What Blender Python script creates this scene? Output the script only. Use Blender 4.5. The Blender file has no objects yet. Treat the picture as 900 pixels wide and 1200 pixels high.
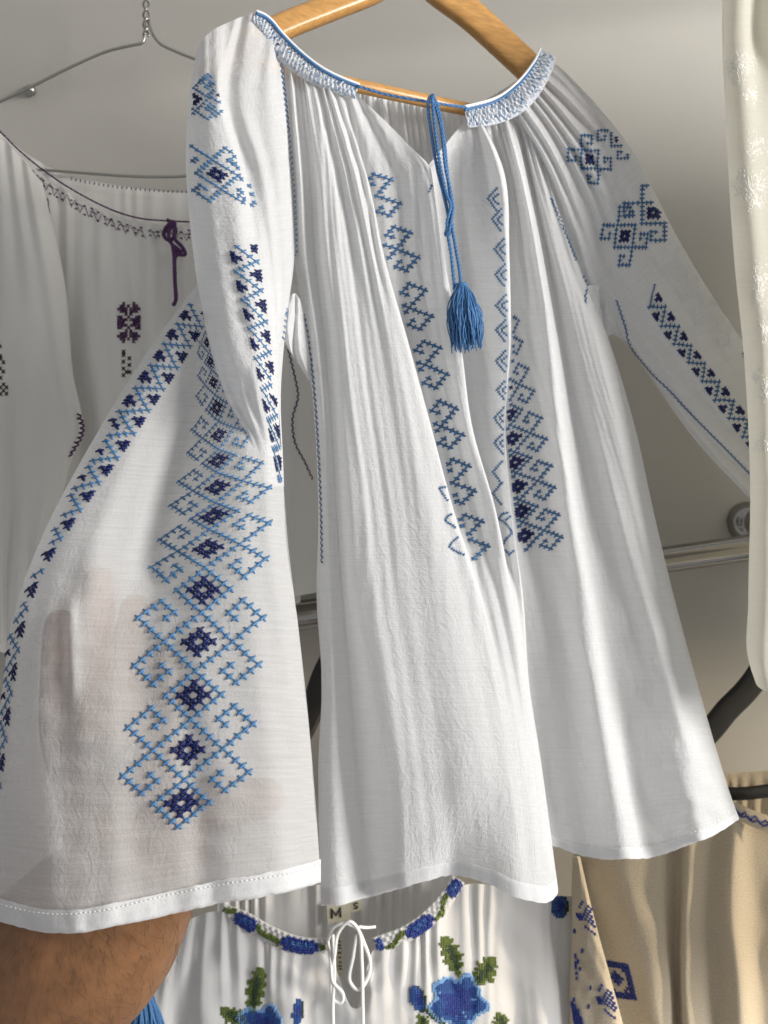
import bpy, math, random
import numpy as np
from mathutils import Vector, Matrix
from mathutils.bvhtree import BVHTree

random.seed(7); rng = np.random.default_rng(7)
S = bpy.context.scene
COL = S.collection

# ------------------------------------------------------------------ camera
CAM = Vector((0.0, 0.0, 1.40)); ROLL = math.radians(8.0); FPX = 1000.0
cd = bpy.data.cameras.new('camera'); cam = bpy.data.objects.new('camera', cd); COL.objects.link(cam)
cd.sensor_fit = 'VERTICAL'; cd.sensor_height = 24.0; cd.sensor_width = 18.0; cd.lens = 24.0 * FPX / 1200.0
cd.clip_start = 0.01; cd.clip_end = 50.0
cd.dof.use_dof = True; cd.dof.focus_distance = 0.52; cd.dof.aperture_fstop = 9.0
cam.location = CAM
cam.matrix_world = Matrix.Translation(CAM) @ Matrix.Rotation(math.pi / 2, 4, 'X') @ Matrix.Rotation(ROLL, 4, 'Z')
S.camera = cam

# ------------------------------------------------------------------ world and lamps
w = bpy.data.worlds.new('World'); S.world = w; w.use_nodes = True
bg = w.node_tree.nodes['Background']; bg.inputs[0].default_value = (0.98, 0.98, 1.0, 1); bg.inputs[1].default_value = 0.33

def aim(o, loc, target):
    o.location = loc
    o.rotation_euler = (Vector(target) - Vector(loc)).to_track_quat('-Z', 'Y').to_euler()

def lamp(name, kind, loc, target, energy, color, **kw):
    d = bpy.data.lights.new(name, kind); d.energy = energy; d.color = color
    for k, v in kw.items(): setattr(d, k, v)
    o = bpy.data.objects.new(name, d); COL.objects.link(o); aim(o, loc, target); return o

lamp('window_light', 'AREA', (1.72, -0.48, 2.10), (-0.05, 0.65, 1.30), 62.0, (1.0, 0.97, 0.93), shape='RECTANGLE', size=0.8, size_y=0.8)
lamp('door_light', 'SPOT', (1.75, 0.58, 1.60), (0.33, 0.87, 1.05), 130.0, (1.0, 0.84, 0.62), spot_size=math.radians(21), spot_blend=0.6, shadow_soft_size=0.06)

S.view_settings.view_transform = 'Standard'; S.view_settings.look = 'None'
S.view_settings.exposure = 0.18; S.view_settings.gamma = 1.0; S.view_settings.use_curve_mapping = False
S.render.engine = 'CYCLES'
S.cycles.use_denoising = True; S.cycles.use_adaptive_sampling = True; S.cycles.adaptive_threshold = 0.03; S.cycles.adaptive_min_samples = 12
S.cycles.max_bounces = 6; S.cycles.transparent_max_bounces = 8; S.cycles.diffuse_bounces = 4; S.cycles.transmission_bounces = 4; S.cycles.glossy_bounces = 3

# ------------------------------------------------------------------ helpers
_c, _s = math.cos(ROLL), math.sin(ROLL)

def Wn(P):
    """photo point (x, y) at depth d metres -> world, vectorised"""
    P = np.asarray(P, float); d = P[..., 2]
    a = (P[..., 0] - 450.0) / FPX * d; b = (600.0 - P[..., 1]) / FPX * d
    return np.stack([a * _c - b * _s, d, CAM.z + a * _s + b * _c], -1)

def W(x, y, d):
    return Vector(Wn(np.array([x, y, d], float)))

def hermite(knots, vals, t):
    """non-uniform Catmull-Rom along axis 0"""
    k = np.asarray(knots, float); v = np.asarray(vals, float); n = len(k)
    m = np.zeros_like(v)
    dk = np.diff(k); sl = np.diff(v, axis=0) / dk.reshape((-1,) + (1,) * (v.ndim - 1))
    if n > 2:
        w0 = dk[1:].reshape((-1,) + (1,) * (v.ndim - 1)); w1 = dk[:-1].reshape((-1,) + (1,) * (v.ndim - 1))
        m[1:-1] = (sl[:-1] * w0 + sl[1:] * w1) / (w0 + w1)
    m[0] = sl[0]; m[-1] = sl[-1]
    t = np.asarray(t, float); i = np.clip(np.searchsorted(k, t, side='right') - 1, 0, n - 2)
    h = k[i + 1] - k[i]; x = (t - k[i]) / h
    sh = (-1,) + (1,) * (v.ndim - 1)
    x = x.reshape(sh); h = h.reshape(sh)
    return ((2 * x**3 - 3 * x**2 + 1) * v[i] + (x**3 - 2 * x**2 + x) * h * m[i]
            + (-2 * x**3 + 3 * x**2) * v[i + 1] + (x**3 - x**2) * h * m[i + 1])

def chord_knots(A, axis):
    A = np.asarray(A, float).copy(); A[..., 2] *= 1000
    d = np.linalg.norm(np.diff(A, axis=axis), axis=-1)
    d = d.mean(axis=0 if axis == 1 else 1) ** 0.7 + 1e-6
    k = np.concatenate([[0], np.cumsum(d)]); return k / k[-1]

def smoothnoise(seed, n=10, fmin=1.0, fmax=3.0):
    r = np.random.default_rng(seed)
    f = r.uniform(fmin, fmax, n); a = r.uniform(0, 2 * np.pi, n); p = r.uniform(0, 2 * np.pi, n)
    def f_(x, y):
        z = 0
        for i in range(n):
            z = z + np.sin(2 * np.pi * f[i] * (x * np.cos(a[i]) + y * np.sin(a[i])) + p[i]) / n ** 0.5
        return z
    return f_

def mesh_obj(name, V, F, mat, parent=None, smooth=True, uv=None):
    me = bpy.data.meshes.new(name)
    me.from_pydata([tuple(p) for p in V], [], F)
    if uv is not None:
        lay = me.uv_layers.new(name='UVMap')
        li = np.empty(len(me.loops), int); me.loops.foreach_get('vertex_index', li)
        lay.data.foreach_set('uv', np.asarray(uv, np.float32)[li].ravel())
    if smooth: me.polygons.foreach_set('use_smooth', np.ones(len(me.polygons), bool))
    me.materials.append(mat); me.update()
    o = bpy.data.objects.new(name, me); COL.objects.link(o)
    if parent is not None: attach(o, parent)
    return o

def attach(o, parent):
    o.parent = parent
    o.matrix_parent_inverse = ROOT_INV.get(parent.name, Matrix.Identity(4))

ROOT_INV = {}
def thing(name, label, cat, base, group=None):
    o = bpy.data.objects.new(name, None); COL.objects.link(o)
    o.location = base; o.empty_display_size = 0.03
    tag(o, label, cat, group)
    ROOT_INV[o.name] = Matrix.Translation(-Vector(base))
    return o

def tag(o, label=None, cat=None, group=None, kind=None):
    if label: o['label'] = label
    if cat: o['category'] = cat
    if group: o['group'] = group
    if kind: o['kind'] = kind
    return o

class Surf: pass
FLAP_D = [None]

def surface(name, rows, mat, parent, nu=120, nv=160, disp=None, ydisp=None):
    """cloth sheet through rows of (photo x, photo y, depth) control points"""
    A = np.array(rows, float)
    ku = chord_knots(A, 1); kv = chord_knots(A, 0)
    u = np.linspace(0, 1, nu); v = np.linspace(0, 1, nv)
    B = np.swapaxes(hermite(ku, np.swapaxes(A, 0, 1), u), 0, 1)      # rows x nu x 3
    P = hermite(kv, B, v)                                            # nv x nu x 3
    U, Vv = np.meshgrid(u, v)
    FLAP_D[0] = P[..., 2].copy()
    if disp is not None: P[..., 2] += disp(U, Vv, P[..., 0], P[..., 1])
    if ydisp is not None: P[..., 1] += ydisp(U, Vv, P[..., 0], P[..., 1])
    X = Wn(P)
    du = np.linalg.norm(np.diff(X, axis=1), axis=-1).mean(0); dv = np.linalg.norm(np.diff(X, axis=0), axis=-1).mean(1)
    uu = np.concatenate([[0], np.cumsum(du)]); vv = np.concatenate([[0], np.cumsum(dv)])
    UV = np.stack(np.meshgrid(uu, vv), -1).reshape(-1, 2)
    idx = np.arange(nu * nv).reshape(nv, nu)
    F = np.stack([idx[:-1, :-1], idx[1:, :-1], idx[1:, 1:], idx[:-1, 1:]], -1).reshape(-1, 4)
    Xf = X.reshape(-1, 3); Fl = F.tolist()
    o = mesh_obj(name, Xf, Fl, mat, parent, uv=UV)
    s = Surf(); s.obj = o; s.X = X; s.P = P; s.bvh = BVHTree.FromPolygons([Vector(p) for p in Xf], Fl); s.name = name
    return s

def hit(s, x, y):
    if isinstance(s, (list, tuple)):
        g = [h for h in (hit(q, x, y) for q in s) if h]
        return min(g, key=lambda h: h[0].y) if g else None
    d = (W(x, y, 1.0) - CAM).normalized()
    loc, nor, i, dist = s.bvh.ray_cast(CAM, d)
    if loc is None: return None
    if nor.dot(d) > 0: nor = -nor
    return loc, nor

class MB:
    """collects geometry for one mesh"""
    def __init__(self): self.V = []; self.F = []
    def strand(self, p0, p1, n, wd, ht, lift=0.0):
        a = p1 - p0
        if a.length < 1e-6: return
        s = a.cross(n)
        if s.length < 1e-9: return
        s.normalize(); b = len(self.V)
        for t, k, hh in ((0.0, .55, .1), (0.3, 1.0, .9), (0.7, 1.0, .9), (1.0, .55, .1)):
            c = p0 + a * t + n * (lift + hh * ht)
            self.V += [c - s * wd * k, c + n * wd * .7 * k, c + s * wd * k, c - n * wd * .7 * k]
        for r in range(3):
            o = b + 4 * r
            for i in range(4):
                j = (i + 1) % 4
                self.F.append((o + i, o + j, o + 4 + j, o + 4 + i))
        self.F += [(b + 3, b + 2, b + 1, b), (b + 12, b + 13, b + 14, b + 15)]
    def tube(self, pts, r, sides=8, caps=True):
        pts = [Vector(p) for p in pts]; n = len(pts); b = len(self.V)
        rs = r if hasattr(r, '__len__') else [r] * n
        ref = Vector((0.13, 0.9, 0.31)).normalized(); nrm = None
        for i in range(n):
            t = (pts[min(i + 1, n - 1)] - pts[max(i - 1, 0)])
            t = t.normalized() if t.length > 1e-9 else Vector((0, 0, 1))
            if nrm is None: nrm = t.cross(ref); nrm = nrm if nrm.length > 1e-4 else t.cross(Vector((1, 0, 0)))
            nrm = (nrm - t * nrm.dot(t)).normalized(); bn = t.cross(nrm)
            for k in range(sides):
                an = 2 * math.pi * k / sides
                self.V.append(pts[i] + (nrm * math.cos(an) + bn * math.sin(an)) * rs[i])
        for i in range(n - 1):
            for k in range(sides):
                k2 = (k + 1) % sides
                self.F.append((b + i * sides + k, b + i * sides + k2, b + (i + 1) * sides + k2, b + (i + 1) * sides + k))
        if caps:
            self.F.append(tuple(b + k for k in range(sides - 1, -1, -1)))
            self.F.append(tuple(b + (n - 1) * sides + k for k in range(sides)))
    def build(self, name, mat, parent=None, smooth=True):
        if not self.V: return None
        return mesh_obj(name, self.V, self.F, mat, parent, smooth)

def path(pts, n):
    """smooth resampled path of photo points (x, y, d) -> world list"""
    A = np.array(pts, float); Aw = Wn(A)
    k = np.concatenate([[0], np.cumsum(np.linalg.norm(np.diff(Aw, axis=0), axis=1) ** 0.6)])
    return [Vector(p) for p in hermite(k / k[-1], Aw, np.linspace(0, 1, n))]

def polyl(pts, n):
    A = np.array(pts, float)
    k = np.concatenate([[0], np.cumsum(np.linalg.norm(np.diff(A, axis=0), axis=1))])
    return hermite(k / k[-1], A, np.linspace(0, 1, n))

# ------------------------------------------------------------------ materials
def newmat(name):
    m = bpy.data.materials.new(name); m.use_nodes = True
    nt = m.node_tree; nt.nodes.clear()
    out = nt.nodes.new('ShaderNodeOutputMaterial'); return m, nt, out

def cloth(name, col, sheer=0.12, trans=0.35, slub=1.0, weave=1.0, bump=0.25, crease=0.0, cvar=0.1, wscale=1500):
    m, nt, out = newmat(name); N = nt.nodes.new; L = nt.links.new
    uv = N('ShaderNodeUVMap')
    mp = N('ShaderNodeMapping'); mp.inputs['Scale'].default_value = (28, 620, 1); L(uv.outputs[0], mp.inputs[0])
    n1 = N('ShaderNodeTexNoise'); n1.inputs['Scale'].default_value = 1.0; n1.inputs['Detail'].default_value = 2.0; L(mp.outputs[0], n1.inputs['Vector'])
    mp2 = N('ShaderNodeMapping'); mp2.inputs['Scale'].default_value = (wscale, wscale, 1); L(uv.outputs[0], mp2.inputs[0])
    n2 = N('ShaderNodeTexNoise'); n2.inputs['Scale'].default_value = 1.0; n2.inputs['Detail'].default_value = 2.0; L(mp2.outputs[0], n2.inputs['Vector'])
    mp3 = N('ShaderNodeMapping'); mp3.inputs['Scale'].default_value = (260, 130, 1); L(uv.outputs[0], mp3.inputs[0])
    n3 = N('ShaderNodeTexNoise'); n3.inputs['Scale'].default_value = 1.0; n3.inputs['Detail'].default_value = 3.0; n3.inputs['Distortion'].default_value = 1.2; L(mp3.outputs[0], n3.inputs['Vector'])
    # height
    a = N('ShaderNodeMath'); a.operation = 'MULTIPLY'; a.inputs[1].default_value = 0.30 * slub; L(n1.outputs['Fac'], a.inputs[0])
    b = N('ShaderNodeMath'); b.operation = 'MULTIPLY_ADD'; b.inputs[1].default_value = 0.35 * weave; L(n2.outputs['Fac'], b.inputs[0]); L(a.outputs[0], b.inputs[2])
    c = N('ShaderNodeMath'); c.operation = 'MULTIPLY_ADD'; c.inputs[1].default_value = 0.6 + crease; L(n3.outputs['Fac'], c.inputs[0]); L(b.outputs[0], c.inputs[2])
    bp = N('ShaderNodeBump'); bp.inputs['Strength'].default_value = bump; bp.inputs['Distance'].default_value = 0.0012; L(c.outputs[0], bp.inputs['Height'])
    # thread colour: slightly lighter slubs
    cr = N('ShaderNodeMapRange'); cr.inputs[1].default_value = 0.25; cr.inputs[2].default_value = 0.8; cr.inputs[3].default_value = 1 - cvar; cr.inputs[4].default_value = 1.06; L(n2.outputs['Fac'], cr.inputs[0])
    mixc = N('ShaderNodeMix'); mixc.data_type = 'RGBA'; mixc.blend_type = 'MULTIPLY'; mixc.inputs[0].default_value = 1.0
    mixc.inputs[6].default_value = (*col, 1); L(cr.outputs[0], mixc.inputs[7])
    df = N('ShaderNodeBsdfDiffuse'); L(mixc.outputs[2], df.inputs[0]); L(bp.outputs[0], df.inputs['Normal']); df.inputs['Roughness'].default_value = 0.6
    tr = N('ShaderNodeBsdfTranslucent'); L(mixc.outputs[2], tr.inputs[0]); L(bp.outputs[0], tr.inputs['Normal'])
    m1 = N('ShaderNodeMixShader'); m1.inputs[0].default_value = trans; L(df.outputs[0], m1.inputs[1]); L(tr.outputs[0], m1.inputs[2])
    if sheer <= 0.05:
        L(m1.outputs[0], out.inputs[0]); return m
    tp = N('ShaderNodeBsdfTransparent')
    sh = N('ShaderNodeMapRange'); sh.inputs[1].default_value = 0.3; sh.inputs[2].default_value = 0.7
    sh.inputs[3].default_value = min(1, sheer * 1.2); sh.inputs[4].default_value = sheer * 0.8; L(n1.outputs['Fac'], sh.inputs[0])
    m2 = N('ShaderNodeMixShader'); L(sh.outputs[0], m2.inputs[0]); L(m1.outputs[0], m2.inputs[1]); L(tp.outputs[0], m2.inputs[2])
    L(m2.outputs[0], out.inputs[0]); return m

def pbr(name, col, rough=0.5, metal=0.0, noise=0.0, nscale=40.0, bump=0.0, stretch=(1, 1, 1), spec=0.5, sss=0.0, col2=None, sheen=0.0):
    m, nt, out = newmat(name); N = nt.nodes.new; L = nt.links.new
    p = N('ShaderNodeBsdfPrincipled'); p.inputs['Base Color'].default_value = (*col, 1)
    p.inputs['Roughness'].default_value = rough; p.inputs['Metallic'].default_value = metal; p.inputs['Specular IOR Level'].default_value = spec
    if sheen: p.inputs['Sheen Weight'].default_value = sheen
    if sss:
        p.inputs['Subsurface Weight'].default_value = sss; p.inputs['Subsurface Radius'].default_value = (0.008, 0.003, 0.0015); p.inputs['Subsurface Scale'].default_value = 1.0
    tc = N('ShaderNodeTexCoord'); mp = N('ShaderNodeMapping'); mp.inputs['Scale'].default_value = stretch; L(tc.outputs['Object'], mp.inputs[0])
    n = N('ShaderNodeTexNoise'); n.inputs['Scale'].default_value = nscale; n.inputs['Detail'].default_value = 6.0; L(mp.outputs[0], n.inputs['Vector'])
    if noise or col2:
        r = N('ShaderNodeMix'); r.data_type = 'RGBA'
        c2 = col2 if col2 else tuple(max(0, c * (1 - noise)) for c in col)
        mr = N('ShaderNodeMapRange'); mr.inputs[1].default_value = 0.35; mr.inputs[2].default_value = 0.65; L(n.outputs['Fac'], mr.inputs[0])
        r.inputs[6].default_value = (*c2, 1); r.inputs[7].default_value = (*col, 1); L(mr.outputs[0], r.inputs[0]); L(r.outputs[2], p.inputs['Base Color'])
    if bump:
        b = N('ShaderNodeBump'); b.inputs['Strength'].default_value = bump; b.inputs['Distance'].default_value = 0.002; L(n.outputs['Fac'], b.inputs['Height']); L(b.outputs[0], p.inputs['Normal'])
    L(p.outputs[0], out.inputs[0]); return m

M = {}
M['voile'] = cloth('white_voile', (0.86, 0.865, 0.87), sheer=0.15, trans=0.33, slub=1.8, weave=1.4, crease=0.9, bump=0.55)
M['voile_sheer'] = cloth('white_voile_sheer', (0.85, 0.85, 0.845), sheer=0.25, trans=0.46, slub=1.6, weave=1.4, crease=0.5, bump=0.5)
M['voile_hem'] = cloth('white_voile_hem', (0.85, 0.855, 0.86), sheer=0.02, trans=0.36, crease=0.2, bump=0.35)
M['smock'] = cloth('smocked_white', (0.78, 0.81, 0.86), sheer=0.0, trans=0.2, bump=0.6, crease=1.0)
M['linen_white'] = cloth('off_white_muslin', (0.84, 0.83, 0.80), sheer=0.04, trans=0.3, slub=0.4)
M['white_cotton'] = cloth('white_cotton', (0.72, 0.72, 0.72), sheer=0.02, trans=0.28, slub=0.2)
M['cream'] = cloth('cream_cotton', (0.80, 0.78, 0.70), sheer=0.10, trans=0.4, slub=0.3)
M['flax'] = cloth('natural_flax', (0.66, 0.58, 0.45), sheer=0.0, trans=0.12, slub=1.2, weave=2.0, bump=0.5, cvar=0.3, wscale=700)
M['blue'] = pbr('light_blue_thread', (0.085, 0.235, 0.46), 0.55, noise=0.25, nscale=900)
M['bodyblue'] = pbr('mid_blue_thread', (0.052, 0.160, 0.345), 0.6, noise=0.25, nscale=900)
M['navy'] = pbr('navy_thread', (0.003, 0.014, 0.115), 0.5, noise=0.35, nscale=900)
M['cordblue'] = pbr('blue_cord', (0.058, 0.185, 0.41), 0.65, noise=0.3, nscale=900)
M['purple'] = pbr('purple_thread', (0.075, 0.018, 0.10), 0.6, noise=0.3, nscale=900)
M['black_thread'] = pbr('black_thread', (0.012, 0.012, 0.014), 0.6)
M['green'] = pbr('green_thread', (0.12, 0.17, 0.025), 0.6, noise=0.4, nscale=500)
M['dkgreen'] = pbr('dark_green_thread', (0.025, 0.05, 0.018), 0.6)
M['poppy'] = pbr('poppy_blue_thread', (0.024, 0.095, 0.34), 0.55, noise=0.3, nscale=500)
M['poppylight'] = pbr('poppy_light_blue_thread', (0.22, 0.42, 0.72), 0.55, noise=0.2, nscale=500)
M['royal'] = pbr('royal_blue_thread', (0.016, 0.042, 0.27), 0.55, noise=0.3, nscale=700)
M['whitethread'] = pbr('white_thread', (0.82, 0.82, 0.80), 0.5)
M['silver_thread'] = pbr('ivory_satin_thread', (0.76, 0.74, 0.68), 0.45, spec=0.6)
M['wood'] = pbr('varnished_beech', (0.58, 0.31, 0.10), 0.28, noise=0.25, nscale=14, stretch=(3, 30, 30), spec=0.5)
M['chrome'] = pbr('chrome', (0.36, 0.345, 0.32), 0.12, 1.0)
M['wire'] = pbr('steel_wire', (0.42, 0.41, 0.38), 0.32, 1.0)
M['blackplastic'] = pbr('black_plastic', (0.012, 0.011, 0.010), 0.45)
M['skin'] = pbr('skin', (0.25, 0.118, 0.048), 0.48, nscale=110, bump=0.15, sss=0.15, col2=(0.20, 0.092, 0.038))
M['hair'] = pbr('arm_hair', (0.03, 0.018, 0.010), 0.5)
M['label'] = pbr('woven_label', (0.60, 0.56, 0.43), 0.8, noise=0.1, nscale=600)
M['ink'] = pbr('label_ink', (0.01, 0.01, 0.01), 0.8)
M['wall'] = pbr('painted_wall', (0.42, 0.405, 0.37), 0.55, noise=0.05, nscale=5, bump=0.03, spec=0.25)

# ------------------------------------------------------------------ setting: wall
wl = mesh_obj('wall', [(-3, 0.98, -0.5), (3, 0.98, -0.5), (3, 0.98, 3.4), (-3, 0.98, 3.4),
                       (-3, 1.06, -0.5), (3, 1.06, -0.5), (3, 1.06, 3.4), (-3, 1.06, 3.4)],
              [(0, 1, 2, 3), (7, 6, 5, 4), (4, 5, 1, 0), (3, 2, 6, 7), (0, 3, 7, 4), (1, 5, 6, 2)], M['wall'], smooth=False)
tag(wl, kind='structure')


# ================================================================== the blouse in front
blouse = thing('embroidered_blouse', 'sheer white peasant blouse with blue cross-stitch and blue tassel, on the wooden hanger', 'blouse', W(560, 1000, 0.62))
fn1 = smoothnoise(1, 14, 1.0, 5.0); fn2 = smoothnoise(2, 14, 2.0, 9.0); fn3 = smoothnoise(3, 16, 6.0, 16.0)

def gath(x, f, seed, warp=1.0):
    """uneven gathers: spacing and depth both wander"""
    n = smoothnoise(seed, 8, .6, 2.6); m = smoothnoise(seed + 50, 8, 1.5, 4.5)
    z = 0 * x
    s_ = np.sin(2 * np.pi * f * x + warp * 2.2 * n(x * f / 9, z))
    return np.sign(s_) * np.abs(s_) ** 1.25 * (.62 + .38 * np.clip(m(x * f / 9, z), -1, 1))

def ss(a, b, x):
    t = np.clip((x - a) / (b - a), 0, 1); return t * t * (3 - 2 * t)

# --- front panel: columns run across the folds, rows from neckline to hem
def rw(y, xs, ds):
    return [(x, y, d) for x, d in zip(xs, ds)]
body_rows = [
 [(330,52,.625),(338,62,.62),(348,72,.622),(357,79,.618),(370,88,.62),(383,95,.618),(395,101,.622),(404,105,.622),(419,111,.625),(500,190,.63),(504,191,.638),(545,142,.66),(560,136,.66),(566,133,.668),(578,127,.672),(588,121,.675),(598,113,.68),(606,106,.682),(614,97,.69)],
 rw(210,[341,352,362,377,398,418,431,427,468,506,503,545,588,584,600,612,620,632,646],[.622,.612,.618,.606,.606,.602,.606,.622,.622,.618,.645,.655,.64,.668,.672,.662,.678,.668,.685]),
 rw(300,[345,357,368,385,415,438,450,445,480,519,514,552,593,588,612,630,640,655,674],[.615,.605,.612,.598,.595,.592,.597,.618,.620,.608,.642,.652,.632,.662,.668,.660,.675,.664,.68]),
 rw(400,[360,371,380,398,430,462,478,472,505,539,533,565,596,590,622,645,658,690,714],[.605,.597,.606,.588,.582,.58,.586,.612,.614,.600,.640,.65,.628,.658,.664,.655,.668,.660,.675]),
 rw(500,[369,380,388,405,445,485,505,498,525,553,547,572,591,586,630,655,672,715,744],[.595,.587,.598,.578,.570,.57,.576,.604,.606,.592,.634,.642,.622,.652,.658,.650,.662,.654,.675]),
 rw(600,[373,385,394,411,455,512,532,526,555,581,576,588,599,594,640,668,685,735,766],[.588,.579,.591,.569,.560,.56,.567,.592,.594,.582,.622,.626,.615,.646,.652,.642,.656,.646,.672]),
 rw(700,[371,388,401,420,475,545,564,562,582,599,600,605,613,607,650,685,705,760,790],[.58,.571,.585,.561,.55,.552,.558,.566,.568,.572,.588,.596,.60,.642,.648,.636,.652,.640,.67]),
 rw(800,[377,390,410,437,490,560,584,590,600,610,614,617,620,612,660,700,722,785,817],[.574,.565,.58,.553,.542,.543,.548,.552,.558,.564,.572,.580,.588,.640,.644,.63,.648,.632,.668]),
 rw(900,[373,393,418,457,510,570,600,610,618,625,629,632,635,624,672,715,740,805,846],[.57,.56,.574,.546,.535,.535,.54,.545,.552,.560,.568,.576,.586,.638,.640,.625,.644,.624,.665]),
 [(376,1062,.566),(400,1058,.555),(430,1050,.568),(470,1040,.552),(500,1032,.548),(535,1024,.552),(575,1036,.54),(600,1050,.534),(618,1056,.533),(635,1057,.538),(645,1055,.548),(650,1050,.56),(654,1042,.575),(640,990,.636),(685,1002,.638),(735,1006,.622),(762,1003,.64),(825,983,.62),(866,960,.662)],
]
def body_disp(U, V, X, Y):
    t = (X - 330 - 0.06 * (Y - 60)) / (300 + 0.25 * (Y - 60))        # fans out from the neck
    g = gath(U + .004 * fn1(U, V * .4), 24, 5) * 0.0040 * (1 - ss(0.03, 0.42, V))
    g += fn1(t * 1.1, V * .45) * 0.0026 * ss(0.05, .3, V)
    g += fn2(t * 1.0, V * .3) * 0.0009 * ss(0.05, .3, V)
    g += gath(t + .02 * fn1(t, V * .5), 15, 31, 1.6) * .0022 * ss(.02, .2, V) * (1 - .45 * ss(.5, 1, V))
    g += gath(t + .015 * fn1(t, V * .8), 33, 32, 1.6) * .0007 * (1 - .8 * ss(.3, .9, V))
    k = ss(.45, .9, V)
    g += fn3(t * 1.6, V * 2.2) * .0011 * ss(.66, .95, t) * ss(.55, .8, V) + fn2(t * 2.5, V * 2.0) * .0012 * ss(.5, .85, V) * ss(.6, .85, t)
    g += fn3(t * .9, V * 1.2) * 0.0002 * (0.4 + k)
    return g
for r in range(1, 10):                    # deepen the folds: the walls behind each overlap turn to the left
    k = 1.0 if r < 9 else .4
    for c, dd in ((1, -.002), (2, .008), (3, -.004), (7, .008), (8, .004), (10, .010), (11, .006), (13, .012), (14, .006), (15, -.004), (16, .006)):
        x, y, d = body_rows[r][c]
        if r >= 6 and c in (7, 8, 10, 11): continue
        body_rows[r][c] = (x, y, d + dd * k)
body = surface('front_panel', body_rows, M['voile'], blouse, 300, 320, body_disp, lambda U, V, X, Y: (fn3(X / 110, 0 * X) * .45 + fn2(X / 300, 0 * X) * 1.1) * ss(.93, 1, V))

# turned hem along the bottom of the front
def hem_strip(s, n, par, mat, lift=.0009):
    P = s.P[-n:].copy(); P[:, :, 2] -= lift; P[-1, :, 1] += 1.2; P[0, :, 2] += lift * .6
    nv, nu = P.shape[:2]; X = Wn(P).reshape(-1, 3); idx = np.arange(nu * nv).reshape(nv, nu)
    F = np.stack([idx[:-1, :-1], idx[1:, :-1], idx[1:, 1:], idx[:-1, 1:]], -1).reshape(-1, 4).tolist()
    u = np.cumsum(np.full((nv, nu), .0016), 1); v = np.cumsum(np.full((nv, nu), .002), 0)
    return mesh_obj('hem', X, F, mat, par, uv=np.stack([u, v], -1).reshape(-1, 2))
hem_strip(body, 6, body.obj, M['voile_hem'])
# --- back panel, seen through the neck opening and through the sheer front
back_rows = [
 [(338,70,.66),(380,90,.68),(424,108,.70),(450,116,.71),(480,122,.715),(510,128,.72),(540,132,.725),(570,116,.73),(600,98,.735),(626,78,.735)],
 [(350,200,.68),(390,200,.70),(430,200,.715),(460,200,.72),(490,200,.725),(520,200,.73),(550,200,.735),(590,200,.74),(630,200,.745),(670,200,.735)],
 [(368,450,.68),(410,450,.70),(450,450,.715),(490,450,.72),(530,450,.725),(570,450,.73),(610,450,.735),(650,450,.74),(690,450,.73),(725,450,.70)],
 [(376,750,.67),(420,750,.69),(470,750,.70),(520,750,.71),(570,750,.715),(620,750,.72),(670,750,.72),(710,750,.72),(760,750,.71),(800,750,.69)],
 [(378,1040,.66),(430,1035,.68),(490,1025,.69),(540,1015,.70),(600,1005,.70),(650,985,.70),(700,990,.70),(760,988,.70),(820,975,.69),(860,958,.675)],
]
def back_disp(U, V, X, Y):
    return gath(U, 34, 6) * 0.0045 * (1 - ss(0.05, .4, V)) + fn1(U * 4, V) * 0.004
back = surface('back_panel', back_rows, M['voile'], blouse, 220, 120, back_disp)

# --- left sleeve, lower bell pulled towards the camera by the arm inside
low_rows = [
 [(245,335,.60),(238,325,.585),(244,325,.572),(255,328,.565),(268,330,.565),(282,330,.562),(296,330,.56),(310,330,.56),(322,330,.565),(330,330,.58)],
 [(182,425,.585),(171,415,.565),(180,418,.545),(205,425,.535),(228,428,.545),(245,430,.545),(262,432,.535),(285,436,.53),(310,440,.535),(326,442,.555)],
 [(118,528,.565),(106,521,.545),(116,524,.52),(150,530,.508),(190,533,.522),(222,533,.53),(245,535,.512),(275,538,.503),(310,542,.503),(331,545,.525)],
 [(62,632,.545),(51,625,.52),(62,628,.495),(105,632,.478),(155,634,.494),(195,634,.503),(225,636,.487),(265,638,.476),(310,640,.480),(338,642,.51)],
 [(30,728,.525),(16,722,.50),(26,723,.475),(75,727,.452),(130,730,.458),(175,731,.462),(215,732,.458),(265,734,.452),(318,736,.46),(350,738,.49)],
 [(16,828,.51),(1,822,.485),(11,823,.46),(65,827,.436),(125,830,.434),(175,831,.438),(220,832,.438),(270,834,.434),(325,836,.442),(361,838,.475)],
 [(4,928,.50),(-11,922,.475),(0,923,.45),(60,927,.425),(125,930,.42),(175,931,.422),(225,931,.425),(275,931,.422),(332,931,.43),(369,931,.465)],
 [(-12,1070,.49),(-26,1072,.465),(-12,1076,.44),(60,1091,.412),(120,1087,.405),(175,1074,.41),(225,1063,.415),(275,1054,.413),(335,1044,.42),(376,1032,.455)],
]
def low_disp(U, V, X, Y):
    g = fn1(U * 1.8, V * .8) * 0.0016 + fn2(U * 1.6, V * .7) * 0.0009 * ss(.1, .5, V)
    g += fn3(U * .8, V * 2.2) * 0.00028 * ss(.2, .6, V)
    # the fingertip pushes the cloth forward, a crease runs below it
    g -= 0.006 * np.exp(-(((X - 116) / 26) ** 2 + ((Y - 672) / 38) ** 2))
    g -= 0.004 * np.exp(-(((X - 82 - (Y - 700) * .03) / 9) ** 2)) * ss(690, 720, Y) * (1 - ss(790, 835, Y))
    # the soft fold where the middle panel turns in
    g += 0.010 * np.exp(-(((X - (205 - (Y - 560) * .28)) / 20) ** 2)) * ss(430, 520, Y) * (1 - ss(640, 700, Y))
    return g
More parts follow.
